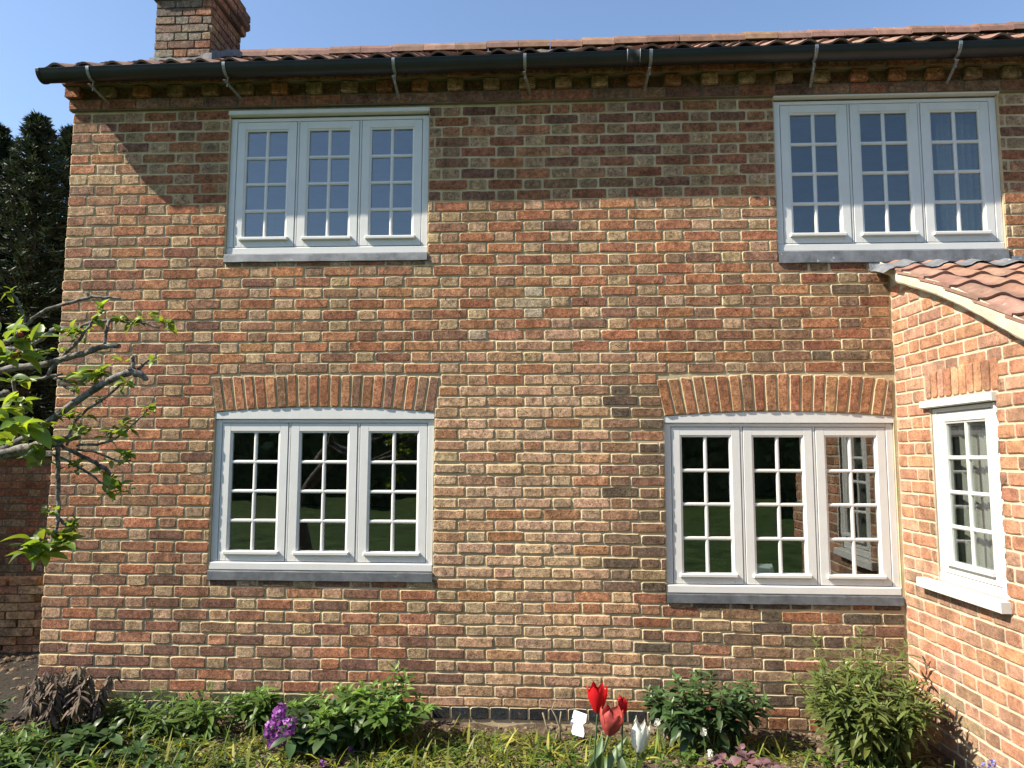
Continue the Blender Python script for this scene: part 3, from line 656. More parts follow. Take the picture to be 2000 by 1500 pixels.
# ------------------------------------------------------------------ lean-to extension; local x runs from the cottage wall towards the camera
TH = math.atan2(-.9994, .034)
ext = tag(empty('lean_to', (CORNER, 0, 0), TH), 'sunlit orange brick lean-to with cream verge and pantiled roof joining the cottage at right', 'extension')
EL = 2.05
VG = [(-.12, 2.955), (.0, 2.902), (.195, 2.814), (.333, 2.752), (.606, 2.638), (.852, 2.520), (1.09, 2.394), (1.232, 2.318), (1.40, 2.23), (1.75, 2.06), (2.2, 1.83)]
vgx, vgz = [p[0] for p in VG], [p[1] for p in VG]
def vz(u): return float(np.interp(u, vgx, vgz))
EW = (.385, .962, .955, 1.925)
emort = MB(); ewall = link('wall', bpy.data.meshes.new('ext_wall'), ext)
def ecol(z0, z1, a, b):
    if z1 > z0: emort.add([(a, .0066, z0), (b, .0066, z0), (b, .0066, z1), (a, .0066, z1)], [(0, 1, 2, 3)])
xs = list(np.linspace(-.06, EW[0], 6))+[EW[1]]+list(np.linspace(EW[1], EL, 12))[1:]
for a, b in zip(xs[:-1], xs[1:]):
    top = [(a, vz(a)-.06), (b, vz(b)-.06)]
    if a >= EW[0]-1e-6 and b <= EW[1]+1e-6: ecol(-.3, .90, a, b); emort.add([(a, .0066, 1.968), (b, .0066, 1.968), (b, .0066, vz(b)-.06), (a, .0066, vz(a)-.06)], [(0, 1, 2, 3)])
    else: emort.add([(a, .0066, -.3), (b, .0066, -.3), (b, .0066, vz(b)-.06), (a, .0066, vz(a)-.06)], [(0, 1, 2, 3)])
for x in EW[:2]: emort.add([(x, .005, .9), (x, .13, .9), (x, .13, 1.97), (x, .005, 1.97)], [(0, 1, 2, 3)])
emort.add([(EL, .0066, -.3), (EL, 2.6, -.3), (EL, 2.6, vz(EL)), (EL, .0066, vz(EL))], [(0, 1, 2, 3)])
espec = []; EPITCH = .0766; zt = 2.51+EPITCH*5; i = 0
EO, EP, EB = (.43, .220, .134), (.42, .248, .166), (.30, .180, .122)
while zt > .0:
    z1, z0 = zt, zt-EPITCH; zc = (z0+z1)/2; hs = []
    if 2.155 > zc > 1.975: hs.append((.335, .985))
    elif .905 < zc < 1.975: hs.append((EW[0]-.004, EW[1]+.004))
    for a, b in spans(.005, EL, hs):
        for x0, x1 in lay_row(a, b, (.08 if i % 2 else .25)+U(-.02, .02), .362):
            if x1-x0 > .2 and U(0, 1) < .18: pass
            cx = (x0+x1)/2; top = vz(cx)-.055
            if z0 > top-.02: continue
            zz1 = min(z1-.012+U(-.002, .002), min(vz(x0), vz(x1))-.05)
            if zz1-z0 < .018: continue
            low = max(0, min(1, (1.0-zc)/.8))
            c = choose((.62, EO), (.31, EP), (.07, EB)) if U(0, 1) > low*.35 else choose((.6, EB), (.4, OLV))
            espec.append((x0+.0055, x1-.0055, z0+U(.001, .003), zz1, jit(c), U(-.001, .0025), 1))
    zt -= EPITCH; i += 1
put_bricks(ewall, espec, emort, 300, new=True)
ewall.data = emort.mesh('wall', M['mortar2'])
sold = empty('soldier_course', (0, 0, 0), 0, ext); x = .342; rr = random.Random(3)
while x < .975:
    wd_ = rr.choice((.064, .066, .07)); v, f, e = brick_shape([(x+.006, 1.985+rr.uniform(0, .006)), (x+wd_-.006, 1.985+rr.uniform(0, .006)), (x+wd_-.005, 2.142), (x+.005, 2.142)], rr, .0015)
    me = MB().add(v, f).mesh('brick', M['brick']); white_bc(me); o = link('brick', me, sold); o.location = (0, -.002, 0); o.color = (*jit(choose((.6, EO), (.4, EP)), .22), 1); newer(o); x += wd_
we = window(ext, EW[0], EW[1], EW[2], EW[3], n=1, set_=.012, head=None, glass='glass2', paint='white2', sill=(.245, 1.0, -.055, .10, .900, .953))
MB().cbox(.325, .985, -.030, .10, 1.930, 1.972, .004).obj('head_board', M['white2'], we)
seal = MB(); g = []
for j in range(40): z = .96+j*.0247; g.append([(EW[1]-.004, -.003, z), (EW[1]+.012+U(-.006, .010), -.0045, z), (EW[1]+.016+U(-.006, .010), .004, z)])
seal.sheet(g).obj('sealant', M['white2'], we)
room(ext, .02, EL-.05, .135, 2.3, .1, 2.0); curtain(we, .13, 1.0, .104, .93, 1.86, 16, .010)
# verge fillet of cream mortar, slightly proud of the wall
vg = MB(); us = np.linspace(-.02, 1.95, 34); g = []
for u in us:
    z = vz(u); wob = U(-.006, .006); lo = z-.103+.012*math.sin(u*3)+(.03 if u < .12 else 0)
    g.append([(u, .02, lo-.004), (u, -.052, lo+U(-.003, .003)), (u, -.060, lo+.012), (u, -.062+U(-.002, .002), z-.05), (u, -.060, z-.006+wob), (u, -.045, z-.012), (u, .03, z-.034)])
vg.sheet(g).obj('verge', M['verge'], ext)
# its roof: tiles run down towards the camera (local +x is down-slope)
lroof = empty('roof', (0, 0, 0), 0, ext)
def tile_lean():
    cover, gauge = .205, .255; me, v, f = pantile_mesh(cover, gauge+.06, .030, .014)
    for r in range(9):
        u1 = .30+gauge*.93*r-.02; u0 = u1-gauge*.93
        if u1 > 2.3: break
        sl = math.atan2(vz(u0)-vz(u1), u1-u0); sd = Vector((-math.cos(sl), 0, math.sin(sl))); up = Vector((math.sin(sl), 0, math.cos(sl)))
        for c in range(8):
            ax = Vector((0, 1, 0)); y = -.048+c*cover+U(-.004, .004)
            if r == 0 and c == 0: pass
            p = Vector((u1, y, vz(u1)-.018)); Mt = Matrix([[ax[k], sd[k], up[k], p[k]] for k in range(3)]+[[0, 0, 0, 1]])
            o = link('tile', me, lroof); o.matrix_basis = Mt; k = U(.85, 1.2); o.color = (k*U(.98, 1.1), k, k*U(.95, 1.1), 1)
tile_lean()
dk = MB(); dk.sheet([[(u, y, vz(u)-.034) for y in (-.03, 1.9)] for u in us]); dk.obj('roof_deck', M['dark_mortar'], lroof)
# lead flashing along the cottage wall over the lean-to roof
lf = MB(); ny = 90
def apron(x, d, up):      # a point of the lead, d metres down the slope, dressed over the tile rolls
    ph = (x-(CORNER-.048+.034*d))/.205; hump = .031*(.5-.5*math.cos(2*math.pi*(ph+.02)))**1.4
    return (x, -d, vz(d)+.006+up+(hump if d > .03 else 0))
g = []
for j, (d, up) in enumerate(((-.004, .040), (.004, .036), (.012, -.010), (.03, -.012), (.10, -.004), (.17, .0), (.215, .002))):
    row = []
    for i in range(ny+1):
        x = 2.06+1.6*i/ny; dd = d+(.018*math.sin(x*9)+U(-.004, .004) if j == 6 else 0); p = apron(max(x, 2.10), dd, up)
        if j < 3: p = (x, -d, 2.892+up+U(-.001, .001))
        row.append((x, p[1], p[2]+U(-.0015, .0015)-(.05*max(0, 1-(x-2.06)/.07) if j > 2 else 0)))
    g.append(row)
lf.sheet(g).obj('lead_flashing', M['lead'], cottage)

# ------------------------------------------------------------------ ground
def soil_h(x, y): return -.012+.035*(vnoise(x*3.1, y*3.1, 1)-.5)+.018*(vnoise(x*11, y*11, 2)-.5)+.010*(vnoise(x*31, y*31, 3)-.5)+.03*np.clip(.25+y, 0, .25)/.25*0
gx = np.linspace(-5.2, 3.4, 260); gy = np.linspace(-2.6, .05, 90); X, Y = np.meshgrid(gx, gy); Z = soil_h(X, Y)
MBs = MB().sheet(np.dstack([X, Y, Z])); tag(MBs.obj('flower_bed', M['soil'], None, True), 'bare brown garden soil of the bed along the cottage wall', 'soil', None, 'structure')
tag(MB().sheet([[(x, y, -.075) for x in (-150, -20, 20, 150)] for y in (-150, -20, 20, 150)]).obj('ground', M['lawn']), 'flat garden ground around the cottage', 'ground', None, 'structure')
gx = np.linspace(-9, XL+.02, 60); gy = np.linspace(-.4, 6, 70); X, Y = np.meshgrid(gx, gy)
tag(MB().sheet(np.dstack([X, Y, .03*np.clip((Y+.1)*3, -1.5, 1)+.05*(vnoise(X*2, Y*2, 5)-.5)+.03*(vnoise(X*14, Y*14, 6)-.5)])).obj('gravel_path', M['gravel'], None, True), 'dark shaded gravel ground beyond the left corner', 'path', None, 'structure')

# ------------------------------------------------------------------ plants: helpers
def leaf_mesh(name, mat, L=1.0, W=.3, segs=4, droop=.25, fold=.12, peak=.45, notch=False):
    v = []; f = []
    for i in range(segs+1):
        t = i/segs; w = W*.5*(math.sin(math.pi*min(1, t**(math.log(.5)/math.log(peak))))**.8 if 0 < t < 1 else (.06 if t == 0 else .0))
        x = L*t*(1-.12*droop*t); z = -droop*L*t*t; v += [(x, -w, z+fold*w*2), (x, 0, z), (x, w, z+fold*w*2)]
    for i in range(segs): a = i*3; f += [(a, a+1, a+4, a+3), (a+1, a+2, a+5, a+4)]
    me = MB().add(v, f).mesh(name, mat, True); return white_bc(me)
def put_leaf(parent, me, pos, d, up, size, wid=1.0, k=None, name='leaf'):
    o = bpy.data.objects.new(name, me); COL.objects.link(o); o.parent = parent
    o.matrix_basis = frame_mat(pos, d, up, (size, size*wid, size)); k = k or U(.75, 1.25); o.color = (k*U(.9, 1.15), k, k*U(.8, 1.1), 1); return o
def unit(a): a = np.asarray(a, float); return a/(np.linalg.norm(a)+1e-9)
def plant(name, label, cat, base, stems, leaves, stem_mat, size, per, droop=(.0, .5), spread=1.0, start=.25, group=None, maxleaf=300, wid=1.0, stem_r=.004, tipdense=1.6, young=None, sizeup=.6):
    """stems: (dx, dy, tip offset x, tip offset y, height). Leaves spiral up every stem; past 300 they join one mesh."""
    root = tag(empty(name, base), label, cat, group); todo = []
    for (dx, dy, tx, ty, h) in stems:
        p = smooth_path([(dx, dy, -.02), (dx+tx*.25+U(-.015, .015), dy+ty*.25, h*.4), (dx+tx*.65, dy+ty*.65+U(-.015, .015), h*.75), (dx+tx, dy+ty, h)], 4)
        MB().tube(p, np.linspace(stem_r, stem_r*.4, len(p)), 5).obj('stem', stem_mat, root, True)
        a0 = U(0, 6.28)
        for j in range(per):
            t = start+(1-start)*((j+U(0, 1))/per)**(1/tipdense); k = t*(len(p)-1); i = min(int(k), len(p)-2); q = p[i]+(p[i+1]-p[i])*(k-i)
            th = a0+j*2.4+U(-.4, .4)
            el = (1-t)*U(*droop)+t*(.15+1.0*t**8)+U(-.25, .25) if droop[1] >= 0 else U(*droop)
            d = (math.cos(th)*math.cos(el)*spread, math.sin(th)*math.cos(el)*spread, math.sin(el)); sz = size*U(.7, 1.2)*(1-sizeup*t**5)
            todo.append((random.choice(leaves), q, d, (-d[0]*.3+U(-.3, .3), -d[1]*.3-U(0, .5), 1), sz, wid*U(.85, 1.15), (young*U(.85, 1.15) if young and t > .9 else U(.7, 1.25))))
    front = sorted(todo, key=lambda q: q[1][1]-q[4]); rest = MB()
    for i, (me, q, d, up, sz, w_, k) in enumerate(front):
        if i < maxleaf: put_leaf(root, me, q, d, up, sz, w_, k)
        else:
            v = np.array([tuple(x.co) for x in me.vertices]); m = np.array(frame_mat(q, d, up, (sz, sz*w_, sz))); v = v @ m[:3, :3].T+m[:3, 3]
            rest.add(v, [tuple(pl.vertices) for pl in me.polygons], (k*U(.9, 1.1), k, k*U(.8, 1.1)))
    if rest.n: rest.obj('foliage', leaves[0].materials[0], root, True)['kind'] = 'stuff'
    return root
def hgt(px, py, y): return at_y(px, py, y)[2]
def gpt(px, py, z=0.0): return at_z(px, py, z)
def on_soil(x, y): return float(soil_h(np.array([x]), np.array([y]))[0])

# ------------------------------------------------------------------ apple tree in front of the left corner
AD = 2.25
apple = tag(empty('apple_tree', (-2.55, -2.75, -.05)), 'apple tree with pruned grey branches and fresh yellow-green leaves reaching in at left', 'tree')
AO = np.array((-2.55, -2.75, -.05))
AL = [leaf_mesh('leaf', M['apple'], 1, .50, 7, d, .22, .52) for d in (.1, .35, .6)]
def ap(px, py, dd=0.0): return at_d(px, py, AD+dd)-AO
def limb(name, pts, parent=None):
    p = smooth_path([(*ap(a, b, c), r*.86/F_PX*(AD+c)) for a, b, c, r in pts], 4)
    rad = p[:, 3]*(1+.10*np.sin(np.arange(len(p))*2.3)+.06*RNG.uniform(-1, 1, len(p)))
    xyz = p[:, :3]+RNG.uniform(-.0022, .0022, (len(p), 3)); return MB().tube(xyz, rad, 8).obj(name, M['bark'], parent or apple, True)
j0 = (-420, 840, -.15)
tp = [np.array((0, 0, -.1)), np.array((.03, .02, .6)), np.array((-.02, .05, 1.2)), ap(*j0)+np.array((0, 0, 0))]
pp = smooth_path(tp, 6); MB().tube(pp, np.linspace(.075, .05, len(pp)), 10).obj('trunk', M['bark'], apple, True)
limb('branch', [(-420, 840, -.15, 30), (-250, 880, -.1, 20), (-100, 905, -.05, 15), (0, 888, 0, 12), (60, 874, 0, 11), (105, 866, .0, 10), (128, 858, .02, 8), (152, 853, .03, 7)])
limb('branch', [(-420, 835, -.15, 26), (-200, 900, .0, 14), (-60, 900, .05, 11), (60, 850, .05, 8.5), (130, 797, .05, 8), (190, 757, .05, 8), (240, 732, .05, 8), (266, 728, .05, 9), (288, 741, .05, 5)])
limb('branch', [(262, 722, .05, 5), (259, 708, .05, 4.5), (258, 697, .05, 5)]); limb('branch', [(268, 723, .05, 4), (280, 712, .06, 3), (291, 704, .06, 2)])
limb('branch', [(-420, 835, -.15, 22), (-200, 760, .1, 12), (-40, 735, .15, 9), (30, 718, .15, 8), (90, 711, .15, 7.5), (130, 700, .15, 7), (170, 688, .15, 6.5), (205, 676, .15, 6), (233, 676, .15, 6)])
limb('branch', [(-200, 760, .1, 10), (-60, 690, .2, 6), (45, 680, .2, 5), (90, 655, .2, 5), (110, 642, .2, 6), (145, 641, .2, 4), (180, 629, .2, 4), (220, 625, .2, 4)])
limb('branch', [(205, 672, .15, 3.5), (208, 650, .16, 3.5), (212, 632, .18, 3.5), (222, 624, .2, 3.5), (255, 630, .2, 2.5), (285, 632, .2, 2.5), (312, 641, .2, 2)])
limb('branch', [(-60, 690, .2, 6), (20, 665, .22, 5), (45, 640, .22, 4), (70, 617, .22, 4), (100, 602, .22, 4), (140, 590, .22, 4), (172, 581, .22, 4), (205, 581, .22, 3.5), (236, 583, .22, 2)])
limb('branch', [(172, 581, .22, 3), (170, 573, .22, 2.5), (160, 569, .22, 1.8)])
limb('branch', [(47, 640, .22, 3), (48, 620, .22, 2.5), (38, 595, .22, 2.5), (26, 572, .22, 2)])
limb('branch', [(28, 772, .1, 4), (30, 740, .1, 4), (60, 743, .12, 3.5), (90, 737, .12, 3.5), (100, 720, .13, 3.5), (118, 702, .15, 4), (150, 668, .15, 3.5), (175, 636, .15, 3), (185, 622, .15, 2.5), (197, 610, .15, 2)])
limb('branch', [(60, 743, .12, 3), (100, 735, .12, 3), (122, 731, .12, 2.5)])
limb('branch', [(108, 738, .12, 3.5), (140, 745, .13, 3), (175, 743, .13, 2.5), (200, 735, .13, 2)]); limb('branch', [(112, 741, .12, 3.5), (128, 755, .12, 4), (146, 765, .12, 3)])
limb('branch', [(112, 872, .0, 5), (114, 905, .0, 5), (113, 950, .0, 5), (113, 995, .0, 4.5), (110, 1030, -.02, 4), (97, 1062, -.04, 3.5)])
limb('branch', [(113, 1012, -.01, 3.5), (125, 1022, .0, 3.5), (133, 1030, .0, 2.5)])
limb('branch', [(118, 870, .02, 4), (150, 886, .04, 4.5), (178, 900, .05, 4.5), (205, 915, .05, 4.5), (216, 926, .05, 3)])
limb('branch', [(95, 885, .03, 2.5), (130, 900, .03, 2.8), (175, 925, .03, 2.8), (200, 945, .03, 2.5), (218, 957, .03, 2)])
limb('branch', [(150, 870, .02, 2.8), (190, 868, .02, 2.8), (222, 857, .02, 2.5), (250, 838, .02, 2.2), (275, 815, .02, 2), (288, 800, .02, 1.5)])
limb('branch', [(150, 878, .02, 2.5), (190, 885, .02, 2.5), (225, 898, .02, 2.2), (256, 899, .02, 1.8)])
limb('branch', [(130, 870, .03, 3), (140, 835, .04, 3), (170, 800, .05, 3), (205, 778, .05, 2.8), (240, 748, .05, 2.2)])
limb('branch', [(-30, 780, .1, 8), (0, 772, .1, 8), (15, 765, .1, 7)])
APL = []
def sprigs(lst):
    for px, py, n, s, dd in lst: sprig_px(px, py, n, s, dd)
def sprig_px(px, py, n, s, dd):
    c = ap(px, py, dd); L = s/F_PX*AD
    for i in range(int(n*1.35)):
        th = U(0, 6.28); el = U(-.4, 1.0); d = unit((math.cos(th)*math.cos(el), math.sin(th)*math.cos(el)*.7, math.sin(el)))
        APL.append((L, random.choice(AL), c+np.array([U(-1, 1), U(-1, 1), U(-.7, .7)])*L*.28, d, (U(-.8, .3), U(-.7, .1), 1), L*U(.65, 1.25), U(.8, 1.2), U(.75, 1.3)))
sprigs([(25, 572, 5, 24, .22), (37, 600, 3, 16, .22), (46, 612, 3, 12, .22), (35, 640, 5, 20, .2), (82, 640, 4, 14, .2), (70, 655, 3, 16, .2),
        (20, 665, 7, 44, .0), (60, 668, 5, 45, .0), (15, 700, 6, 46, -.05), (50, 690, 4, 45, .0), (72, 700, 4, 30, .05), (85, 690, 4, 20, .1), (10, 645, 3, 40, .1),
        (198, 606, 6, 26, .15), (183, 625, 6, 22, .15), (172, 640, 4, 18, .15), (240, 627, 7, 26, .2), (258, 632, 6, 26, .2), (275, 622, 5, 24, .2), (295, 618, 6, 24, .2), (328, 632, 7, 24, .2), (335, 640, 2, 20, .2),
        (120, 648, 6, 26, .15), (138, 655, 6, 26, .15), (150, 645, 5, 22, .15), (145, 672, 3, 14, .15), (122, 680, 3, 16, .15), (170, 672, 4, 14, .15),
        (236, 707, 5, 22, .06), (300, 704, 5, 18, .06), (205, 692, 2, 12, .15),
        (160, 735, 6, 40, .08), (190, 728, 7, 32, .08), (178, 745, 6, 30, .08), (150, 755, 4, 26, .08), (205, 738, 5, 22, .08), (250, 748, 6, 20, .05), (235, 760, 3, 14, .05),
        (20, 745, 5, 36, .05), (45, 752, 4, 30, .05), (42, 785, 6, 34, .02), (30, 800, 5, 30, .02), (15, 830, 7, 46, -.1), (50, 838, 6, 46, -.1), (20, 862, 6, 44, -.1), (75, 865, 6, 38, -.08), (5, 800, 5, 40, -.05), (80, 835, 4, 30, 0),
        (105, 820, 6, 24, .05), (125, 812, 6, 24, .05), (140, 818, 5, 22, .05), (145, 838, 4, 26, .02), (170, 815, 4, 18, .05), (155, 850, 4, 30, 0), (192, 780, 4, 16, .05),
        (235, 830, 6, 24, .02), (225, 845, 6, 26, .02), (210, 856, 4, 20, .02), (250, 838, 4, 18, .02), (290, 797, 6, 20, .02), (282, 808, 3, 14, .02),
        (215, 898, 4, 16, .02), (245, 888, 6, 20, .02), (256, 893, 5, 20, .02), (240, 905, 3, 16, .02),
        (140, 912, 4, 26, .02), (155, 905, 3, 22, .02), (150, 922, 3, 14, .02), (195, 920, 5, 20, .04), (215, 940, 5, 24, .04), (225, 952, 5, 26, .03), (238, 958, 5, 22, .03), (208, 965, 4, 24, .03), (250, 957, 3, 18, .03),
        (60, 895, 4, 36, -.05), (78, 900, 3, 30, -.05), (100, 1000, 6, 22, .0), (118, 998, 5, 20, .0), (90, 995, 3, 14, .0), (140, 1030, 6, 24, .0), (150, 1018, 4, 20, .0),
        (75, 1060, 6, 48, -.06), (95, 1075, 6, 50, -.06), (85, 1092, 4, 46, -.06), (120, 1062, 5, 40, -.04), (60, 1070, 4, 36, -.06), (105, 1045, 4, 30, -.04)])
APL.sort(key=lambda q: -q[0]); ar = MB()
for i, (L_, me, pos, d, up, sz, w_, k) in enumerate(APL):
    if i < 300: put_leaf(apple, me, pos, d, up, sz, w_, k)
    else:
        m = np.array(frame_mat(pos, d, up, (sz, sz*w_, sz))); ar.add(np.array([tuple(x.co) for x in me.vertices]) @ m[:3, :3].T+m[:3, 3], [tuple(p.vertices) for p in me.polygons], (k, k, k))
ar.obj('foliage', M['apple'], apple, True)['kind'] = 'stuff'
for px, py in ((37, 689), (27, 697), (40, 655)):
    b_ = MB(); c = ap(px, py, -.02)
    for i in range(5): th = i*1.256; b_.tube([c+np.array((0, 0, -.004)), c+np.array((.006*math.cos(th), .006*math.sin(th), .002)), c+np.array((.002*math.cos(th), .002*math.sin(th), .011))], [.002, .004, .001], 5)
    b_.obj('blossom_bud', M['dusky'], apple, True)

# ------------------------------------------------------------------ bedding plants along the wall
LV = {k: [leaf_mesh('leaf', M[m], 1, w_, 4, d, .15, p) for d in (.15, .35, .6)] for k, m, w_, p in (('green', 'green', .36, .5), ('deep', 'deep', .36, .55), ('willow', 'willow', .20, .5), ('dead', 'dead', .24, .5), ('tul', 'tul', .16, .5), ('heuch', 'heuch', .95, .55), ('lime', 'lime', .7, .5), ('pale', 'green', .20, .6))}
def stems_in(n, rx, ry, h0, h1, lean=.5):
    out = []
    for i in range(n):
        a = U(0, 6.28); r = math.sqrt(U(0, 1)); dx, dy = rx*.45*r*math.cos(a), ry*.45*r*math.sin(a); out.append((dx, dy, rx*lean*r*math.cos(a)+U(-.02, .02), ry*lean*r*math.sin(a)+U(-.02, .02), U(h0, h1)*(1-.25*r)))
    return out
plant('withered_plant', 'brown withered plant with drooping dry leaves at the left corner of the wall', 'plant', (-2.90, -.30, -.02), stems_in(44, .25, .18, .26, .46, .6), LV['dead'], M['drystem'], .090, 20, (-1.35, -.15), 1, .4, wid=.8, stem_r=.004, sizeup=.1)
plant('garden_plant', 'low bright green clump between the withered plant and the wall', 'plant', (-2.60, -.20, -.02), stems_in(20, .18, .12, .08, .18, .8), LV['green'], M['stem'], .085, 14, (-.1, .6), 1, .2, young=1.5)
plant('garden_plant', 'pale green leafy rosette sprawling below the left window, beside the withered plant', 'plant', (-2.20, -.24, -.02), stems_in(22, .26, .18, .10, .27, .9), LV['pale'], M['stem'], .135, 13, (-.2, .6), 1, .1, young=1.5)
plant('garden_plant', 'small bushy green plant left of the purple flowers', 'plant', (-1.74, -.20, -.02), stems_in(18, .18, .12, .18, .30, .7), LV['green'], M['stem'], .105, 17, (-.5, .3), 1, .3, young=1.6)
plant('garden_plant', 'large leafy green plant under the lower left window, right of the purple flowers', 'plant', (-1.10, -.34, -.02), stems_in(44, .38, .22, .22, .33, .8)+[(.16, .06, .02, .02, .40), (.2, .06, .05, .0, .36)], LV['green'], M['stem'], .115, 18, (-.9, .2), 1, .25, young=1.9)
plant('garden_plant', 'broad-leaved dark green plant at the foot of the purple flowers', 'plant', (-1.36, -.42, -.02), stems_in(18, .26, .2, .12, .26, .8), LV['deep'], M['stem'], .130, 14, (-.8, .2), 1, .2, wid=1.3)
plant('garden_plant', 'tall leafy dark green plant behind the tulips', 'plant', (.90, -.30, -.02), stems_in(40, .30, .20, .28, .47, .75), LV['deep'], M['stem'], .110, 18, (-.9, .1), 1, .25, young=1.6)
plant('shrub', 'big bushy narrow-leaved shrub growing against the lean-to wall', 'shrub', (1.76, -.42, -.02), stems_in(70, .30, .26, .36, .64, .8)+[(-.1, .1, -.12, .08, .63), (.05, .12, .02, .1, .65), (.2, .1, .10, .06, .60)], LV['willow'], M['stem'], .120, 24, (-.7, .5), 1, .15, wid=1.0, stem_r=.005, young=1.3)
plant('garden_plant', 'purple-leaved clump with rounded leaves right of the white tulip', 'plant', (.98, -.82, -.02), stems_in(18, .20, .14, .10, .22, .8), LV['heuch'], M['drystem'], .080, 5, (-.3, .3), 1, .6, wid=.9)
plant('garden_plant', 'few broad lime-yellow leaves beside the purple-leaved clump', 'plant', (.84, -.72, -.02), stems_in(5, .1, .08, .06, .12, .8), LV['lime'], M['stem'], .10, 3, (-.3, .4), 1, .6)
plant('garden_plant', 'low dark green foliage at the left edge beyond the wall corner', 'plant', (-3.62, -.35, -.02), stems_in(22, .34, .22, .08, .22, .9), LV['deep'], M['stem'], .10, 14, (-.2, .5), 1, .15)
plant('garden_plant', 'bright green strap-leaved clump in the bottom left corner', 'plant', (-2.98, -.78, -.02), stems_in(22, .26, .22, .08, .22, .9), LV['pale'], M['stem'], .14, 12, (.1, .8), 1, .1, young=1.5)
plant('garden_plant', 'grey-green broad-leaved weed in front of the withered plant', 'plant', (-2.62, -.52, -.02), stems_in(8, .14, .1, .08, .16, .9), LV['deep'], M['stem'], .14, 6, (-.2, .6), 1, .1, wid=1.3)
rp = plant('garden_plant', 'small blue-flowered plant at the right foot of the lean-to wall', 'plant', (2.02, -1.02, -.02), stems_in(18, .18, .14, .10, .22, .8), LV['willow'], M['stem'], .07, 10, (-.3, .5), 1, .2)
def florets(parent, name, mat, c, rx, rz, n, size):
    fl_ = MB()
    for i in range(n):
        u = unit(RNG.normal(size=3)); p = np.array(c)+u*np.array([rx, rx, rz])*U(.6, 1); nrm = Vector(u)
        for k in range(4):
            m = frame_mat(p, nrm.cross(Vector((math.cos(k*1.57), math.sin(k*1.57), .2))), nrm, size*U(.7, 1.2))
            pts = [m @ Vector(q) for q in ((0, 0, 0), (.6, -.45, .12), (1, 0, .2), (.6, .45, .12))]; fl_.add([tuple(q) for q in pts], [(0, 1, 2, 3)], [U(.7, 1.3)]*3)
    return fl_.obj(name, mat, parent)
for i in range(6): florets(rp, 'flower', M['blue'], (U(-.1, .1), U(-.08, .08), U(.16, .25)), .012, .02, 9, .01)
pf = tag(empty('wallflower', (-1.56, -.36, -.02)), 'cluster of bright purple flowers drooping below the lower left window', 'flowers')
for (px, py, r, h, n) in ((545, 1395, .035, .05, 40), (530, 1425, .04, .05, 42), (565, 1418, .04, .05, 42), (535, 1448, .035, .035, 34), (555, 1440, .03, .03, 24)):
    c = at_y(px, py, -.60)-np.array((-1.56, -.36, -.02)); MB().tube([(U(-.02, .02), 0, 0), c*.6+np.array((0, 0, .05)), c], [.004, .003, .002], 5).obj('stem', M['stem'], pf, True); florets(pf, 'flower_head', M['purple'], c, r*1.1, h*1.15, int(n*.9), .021)
for (px, py, lab) in ((612, 1418, 'small pale purple flower among leaves, nearest to the purple cluster'), (632, 1428, 'small pale pink-white flower among the large plant leaves'), (685, 1465, 'lone pink flower low in the shade of the large plant'), (630, 1490, 'purple flower lying on the soil at the bottom edge')):
    z = .02 if py > 1480 else None; p = gpt(px, py, .02) if z else at_y(px, py, -.52); r = tag(empty('small_flower', p), lab, 'flower', 'small purple flowers by the large green plant')
    MB().tube([(0, 0, -p[2]), (.005, .01, -p[2]*.4), (0, 0, 0)], .0015, 5).obj('stem', M['stem'], r); florets(r, 'flower_head', M['purple'], (0, 0, 0), .018, .016, 12, .013)

# tulips
def petal(mat, R, H, a0, open_, hw, tip=.0, ptip=.45):
    g = []
    for i in range(9):
        u = i/8; r = R*(math.sin(math.pi*(.10+.55*u))**.8)*(1+open_*u*u); hwu = hw*(math.sin(math.pi*(.12+.80*min(u, .97)))**.7)*(1-ptip*max(0, u-.74)/.26); row = []
        for j in range(7):
            v = j/3-1; th = a0+v*hwu; rr = r*(1-.05*v*v)+.004*U(-.4, .4); row.append((rr*math.cos(th), rr*math.sin(th), H*(u-.05*v*v*u)+(tip*H*u if abs(v) < .2 else 0)+U(-.0012, .0012)))
        g.append(row)
    me = MB().sheet(g).mesh('petal', mat, True); return white_bc(me)
def tulip(label, px, py, y, wpx, hpx, mat, base_px, open_=.1, tilt=(0, 0), nl=2, ragged=0):
    c = at_y(px, py, y); dep = float(np.dot(c-CAM, CF)); R = wpx/2/F_PX*dep; H = hpx/F_PX*dep; b = np.array([at_y(base_px, 1560, y)[0], y, -.02])
    t = tag(empty('tulip', tuple(b)), label, 'tulip', 'tulips in the flower bed'); bot = c-np.array((0, 0, H/2))-b
    p = smooth_path([(0, 0, 0), (bot[0]*.3, .01, bot[2]*.5), tuple(bot)], 6); MB().tube(p, np.linspace(.0055, .0045, len(p)), 7).obj('stem', M['tul'], t, True)
    for k in range(6):
        inner = k % 2; me = petal(mat, R*(.90 if inner else 1.0), H*U(.92, 1.04), k*math.pi/3+U(-.1, .1), open_*U(.5, 1.5)+(ragged*U(-.5, .8)), .86, .05, .8 if mat == M['wpet'] else .42)
        o = link('petal', me, t); o.location = bot; o.rotation_euler = (tilt[0]+U(-.06, .06), tilt[1]+U(-.06, .06), 0); k_ = U(.85, 1.15); o.color = (k_, k_, k_, 1)
    for k in range(nl):
        th = U(0, 6.28); L = U(.30, .42)
        put_leaf(t, leaf_mesh('leaf', M['tul'], 1, .22, 6, U(.05, .3), .35, .35), (0, 0, .0), (math.cos(th)*.35, math.sin(th)*.35, 1), (math.cos(th)*-1, math.sin(th)*-1, .4), L, 1)
    return t
tulip('bright red open tulip, the tallest and leftmost of the four', 1167, 1364, -1.15, 38, 50, M['red'], 1158, .12)
